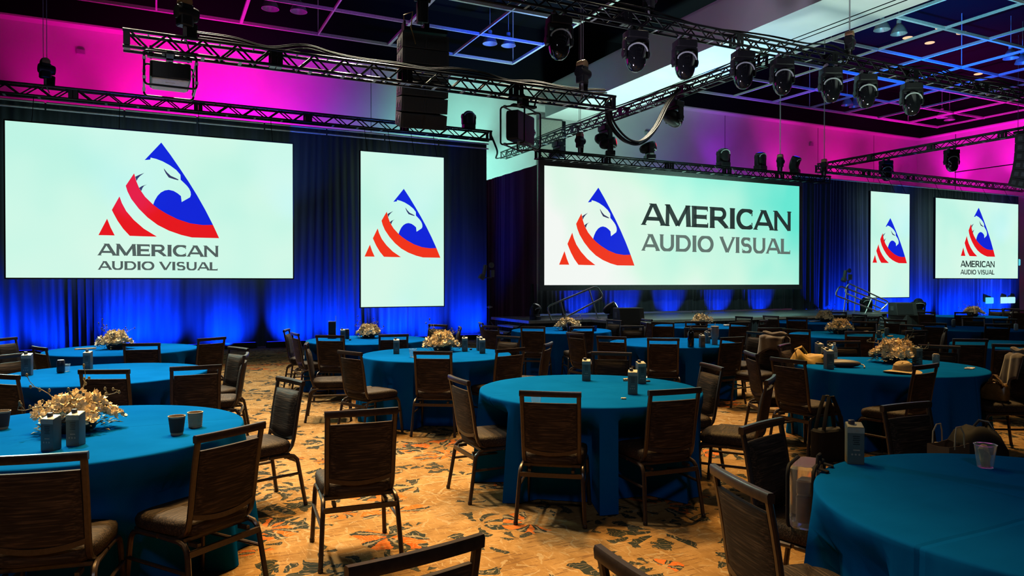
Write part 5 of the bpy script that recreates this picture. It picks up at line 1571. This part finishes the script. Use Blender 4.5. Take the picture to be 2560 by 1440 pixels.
for top in (1, 0):
    for j in range(nv + 1):
        for i in range(nu + 1):
            u, v = i / nu, j / nv
            e = math.sin(PI * u) ** .5 * math.sin(PI * v) ** .5
            hgt = (.085 + .13 * math.exp(-((u - .15) / .16) ** 2) + .045 * math.exp(-((u - .85) / .12) ** 2) + .018 * math.sin(9 * u + 4 * v) + .012 * math.sin(17 * v + 5 * u)) if top else 0.002
            vs.append(((u - .5) * .42, (v - .5) * .22 + .02 * math.sin(6 * u), hgt * e if top else .002))
    b = 0 if top else (nu + 1) * (nv + 1)
    for j in range(nv):
        for i in range(nu):
            q = b + j * (nu + 1) + i; fs.append((q, q + 1, q + nu + 2, q + nu + 1))
m.add(vs, fs); m.build('bag_body', M['yellow'], t, angle=70)
m = MB(); m.tube([(-.17, -.05, .10), (-.19, -.07, .16), (-.12, -.08, .19), (-.06, -.07, .11)], .010, 8, flat=(1.6, .5)); m.tube([(.08, -.07, .05), (.11, -.10, .08), (.17, -.09, .075), (.19, -.04, .04)], .010, 8, flat=(1.6, .5)); m.build('handle', M['yellow'], t)
m = MB(); m.tube([(.02, -.10, .012), (.1, -.14, .012), (.17, -.12, .02), (.2, -.05, .012)], .008, 6); m.tube([(.10, .05, .06), (.15, .02, .12), (.17, .03, .13)], .008, 6); m.build('strap', M['blackcloth'], t)
x, y = P('pouch'); t = thing('soft_pouch', 'dark plum zip pouch beside the water bottle', 'bag', (x, y, TZ), R(-36))
m = MB(); m.sphere((0, 0, .04), .16, 20, 10, (1.0, .48, .25)); m.build('pouch_body', M['pouch'], t)
m = MB(); m.sphere((-.03, .05, .055), .09, 16, 8, (1.2, .4, .28)); m.build('pouch_flap', M['sleeve'], t)
m = MB(); m.tube([(.15, -.01, .035), (.175, -.03, .03), (.18, -.06, .012), (.165, -.07, .01)], .006, 6); m.sphere((.17, -.075, .010), .010, 8, 6); m.build('zip_pull', M['print'], t)

def on_chair(o, k, lx, ly, z, extra=0.0):
    x, y, rz, tb, l = CHAIRS[k]
    o.location = (x + lx * math.cos(rz) - ly * math.sin(rz), y + lx * math.sin(rz) + ly * math.cos(rz), z)
    o.rotation_euler = (0, 0, rz + extra)
def idx(s):
    return [i for i, c in enumerate(CHAIRS) if s in c[4]][0]
def draped(name, label, k, mat, x0, x1, front, back, seed, lift=.012, z0=.925):
    """cloth folded over a chair's top rail, hanging front and back"""
    rnd = random.Random(seed); nu, nv = 22, 26; vs = []; fs = []
    ph = [rnd.uniform(0, 6) for _ in range(4)]
    tot = front + back
    for j in range(nv + 1):
        s = j / nv * tot - back
        for i in range(nu + 1):
            u = i / nu; x = x0 + (x1 - x0) * u
            ext = (.80 + .22 * math.sin(3 * u + ph[0])) if s < 0 else (.82 + .2 * math.sin(4 * u + ph[1]))
            d = abs(s) * ext
            top = min(1, d / .05)
            z = z0 + .012 + .012 * math.sin(7 * u + ph[2]) * (1 - top) - max(0, d - .03)
            zc = max(z, .50)
            wv = (.016 * math.sin(6 * u + ph[3] + 3 * d) + .006 * math.sin(15 * u + 9 * d)) * top
            sp = 1 + .18 * max(0, d - .1)
            if s < 0: y = yline(min(zc, .9)) - .035 - lift * 1.4 - .02 * d + wv * 1.2 if d > .03 else yline(.9) - .022 * d / .03
            else: y = yline(min(zc, .9)) + .046 + lift + .03 * d + wv if d > .03 else yline(.9) + .03 * d / .03
            vs.append(((x - (x0 + x1) / 2) * sp + (x0 + x1) / 2, y, z))
    for j in range(nv):
        for i in range(nu):
            q = j * (nu + 1) + i; fs.append((q, q + 1, q + nu + 2, q + nu + 1))
    t = thing(name, label, 'clothing'); on_chair(t, k, 0, 0, 0)
    m = MB(); m.add(vs, fs); o = m.build('cloth', M[mat], t, recalc=False, angle=180)
    md = o.modifiers.new('thickness', 'SOLIDIFY'); md.thickness = .012; md.offset = 1
    m = MB(); pts = [(x0 + (x1 - x0) * (i / 8), yline(.9) - .005, z0 + .045 + .012 * math.sin(i)) for i in range(9)]
    m.tube(pts, [.02, .028, .032, .03, .034, .03, .032, .028, .02], 10); m.build('collar', M[mat], t)
    return t
draped('jacket', 'brown jacket hanging over a chair back left of the yellow bag', idx('with a brown jacket'), 'brown_cloth', -.22, .16, .30, .46, 3, .014, .925)
draped('coat', 'long brown coat draped over the chair at the right edge', idx('brown coat and handbag'), 'brown_cloth', -.05, .24, .42, .62, 5, .016, .925)
# golden handbag on the seat at the right edge
k = idx('brown coat and handbag'); t = thing('handbag', 'golden-brown leather handbag on the seat at the right edge', 'bag'); on_chair(t, k, -.02, .02, .494, .5); t.scale = (.78, .78, .78)
m = MB(); rings = []
for (z, sx, sy) in ((.0, .15, .075), (.02, .165, .085), (.10, .165, .08), (.18, .15, .06), (.22, .14, .03)):
    rings.append([(sx * math.copysign(abs(math.cos(a)) ** .6, math.cos(a)) * (1 + .03 * math.sin(5 * a + z * 30)), sy * math.copysign(abs(math.sin(a)) ** .6, math.sin(a)), z + (.012 * math.sin(4 * a) if z > .1 else 0)) for a in [2 * PI * j / 32 for j in range(32)]])
m.loft(rings); m.build('bag_body', M['leather'], t, angle=70)
m = MB(); m.tube([(-.07, 0, .22), (-.06, 0, .28), (-.02, 0, .315), (.02, 0, .315), (.06, 0, .28), (.07, 0, .22)], .010, 8); m.build('handle', M['leather'], t)
m = MB(); m.tube([(-.10, .03, .21), (-.02, .045, .25), (.1, .03, .20)], .018, 8); m.tube([(.0, .01, .315), (-.10, .06, .26), (-.16, .09, .20)], .014, 8); m.build('scarf', M['yellow2'] if 'yellow2' in M else M['leather'], t)
# clear backpack with black trim on the ribbed chair's seat
k = idx('clear backpack on it'); t = thing('clear_backpack', 'clear plastic backpack with black piping behind the front right table', 'bag'); on_chair(t, k, .14, .02, .494, .25); t.scale = (.82, .82, .82)
w2, d2, h2 = .155, .07, .36
m = MB(); m.rbox((0, 0, h2 / 2), (2 * w2, 2 * d2, h2), .045, 5); m.build('clear_shell', M['clear'], t)
m = MB()
for yy in (-d2, d2):
    pts = []
    for (cx, cz, a0) in ((w2 - .06, h2 - .06, 0), (-w2 + .06, h2 - .06, 90), (-w2 + .06, .06, 180), (w2 - .06, .06, 270)):
        for i in range(5):
            a = R(a0 + 22.5 * i); pts.append((cx + .06 * math.cos(a), yy, cz + .06 * math.sin(a)))
    m.tube(pts, .011, 8, closed=True)
m.box((0, -d2 - .004, .12), (2 * w2 - .03, .006, .02)); m.build('piping', M['blackcloth'], t)
m = MB()
for s in (-1, 1): m.tube([(s * .07, d2, h2 - .01), (s * .075, d2 + .06, h2 - .02), (s * .085, d2 + .07, .18), (s * .09, d2 + .01, .05)], .013, 8, flat=(1.6, .6))
m.tube([(-.05, d2, h2), (-.03, d2, h2 + .05), (.03, d2, h2 + .05), (.05, d2, h2)], .010, 8); m.build('strap', M['blackcloth'], t)
m = MB(); m.rbox((-.02, 0, .10), (.20, .08, .16), .03); m.rbox((.03, .0, .23), (.14, .07, .09), .03); m.build('contents', M['brown_cloth'], t)
# long-strapped shoulder bag on the floor beside the chair left of the yellow bag
k = idx('dark strap bag'); t = thing('shoulder_bag', 'black shoulder bag with long straps hanging behind a right chair', 'bag'); on_chair(t, k, .36, -.16, 0, 1.45)
m = MB(); m.rbox((0, 0, .15), (.34, .15, .30), .05, 5); m.build('bag_body', M['blackcloth'], t)
m = MB()
for s in (-1, 1): m.tube([(-.11, s * .05, .28), (-.07, s * .04, .46), (-.01, s * .03 + .015, .60), (.03, s * .03 + .015, .60), (.08, s * .04, .46), (.12, s * .05, .28)], .013, 8, flat=(1.8, .5))
m.build('strap', M['blackcloth'], t)
# paper bag on the chair behind the front right table
k = idx('paper bag before it'); t = thing('paper_bag', 'brown paper bag with twisted handles behind the front right table', 'bag'); on_chair(t, k, .10, .05, .494, .12)
m = MB(); w2, d2, h2 = .105, .06, .26
for (p, q) in (((-w2, -d2), (w2, -d2)), ((w2, -d2), (w2, d2)), ((w2, d2), (-w2, d2)), ((-w2, d2), (-w2, -d2))):
    a = Vector((*p, 0)); b = Vector((*q, 0)); n_ = (b - a).normalized().cross(Vector((0, 0, 1))) * -.002
    mid = (a + b) / 2 * .985
    m.add([a, mid, b, a + Vector((0, 0, h2)), mid + Vector((0, 0, h2 - .006)), b + Vector((0, 0, h2))], [(0, 1, 4, 3), (1, 2, 5, 4)])
m.add([(-w2, -d2, .002), (w2, -d2, .002), (w2, d2, .002), (-w2, d2, .002)], [(0, 1, 2, 3)])
o = m.build('bag_body', M['kraft'], t, smooth=False, recalc=False); md = o.modifiers.new('thickness', 'SOLIDIFY'); md.thickness = .003
for s in (-1, 1):
    m = MB(); m.tube([(-.05, s * d2, h2 - .02), (-.045, s * d2, h2 + .06), (-.02, s * d2 * .9, h2 + .10), (.02, s * d2 * .9, h2 + .10), (.045, s * d2, h2 + .06), (.05, s * d2, h2 - .02)], .004, 6)
    m.build('handle', M['paper'], t)
# black backpack slumped on the floor behind the dark blue table
x, y = P('backpack'); t = thing('backpack', 'slumped black backpack on the floor behind the dark blue table', 'bag', (x, y, 0), R(-40)); t.scale = (.92, .92, .95)
m = MB(); rings = []
for (z, sx, sy) in ((0, .20, .13), (.03, .235, .16), (.22, .24, .17), (.40, .22, .15), (.50, .17, .11), (.55, .09, .05)):
    rings.append([(sx * math.copysign(abs(math.cos(a)) ** .7, math.cos(a)) * (1 + .05 * math.sin(3 * a + 9 * z)) + .10 * max(0, z - .3), sy * math.copysign(abs(math.sin(a)) ** .7, math.sin(a)) * (1 + .06 * math.sin(4 * a + 7 * z)), z + (.02 * math.sin(3 * a) if z > .3 else 0)) for a in [2 * PI * j / 36 for j in range(36)]])
m.loft(rings); m.build('bag_body', M['blackcloth'], t, angle=70)
m = MB(); m.rbox((0, -.17, .16), (.30, .08, .24), .035); m.build('front_pocket', M['blackcloth'], t)
m = MB()
for s in (-1, 1): m.tube([(s * .08, .14, .50), (s * .11, .22, .42), (s * .14, .22, .2), (s * .16, .16, .06)], .018, 8, flat=(1.6, .5))
m.tube([(.0, .05, .54), (.05, .06, .60), (.12, .05, .59), (.15, .02, .53)], .011, 8); m.build('strap', M['plastic'], t)
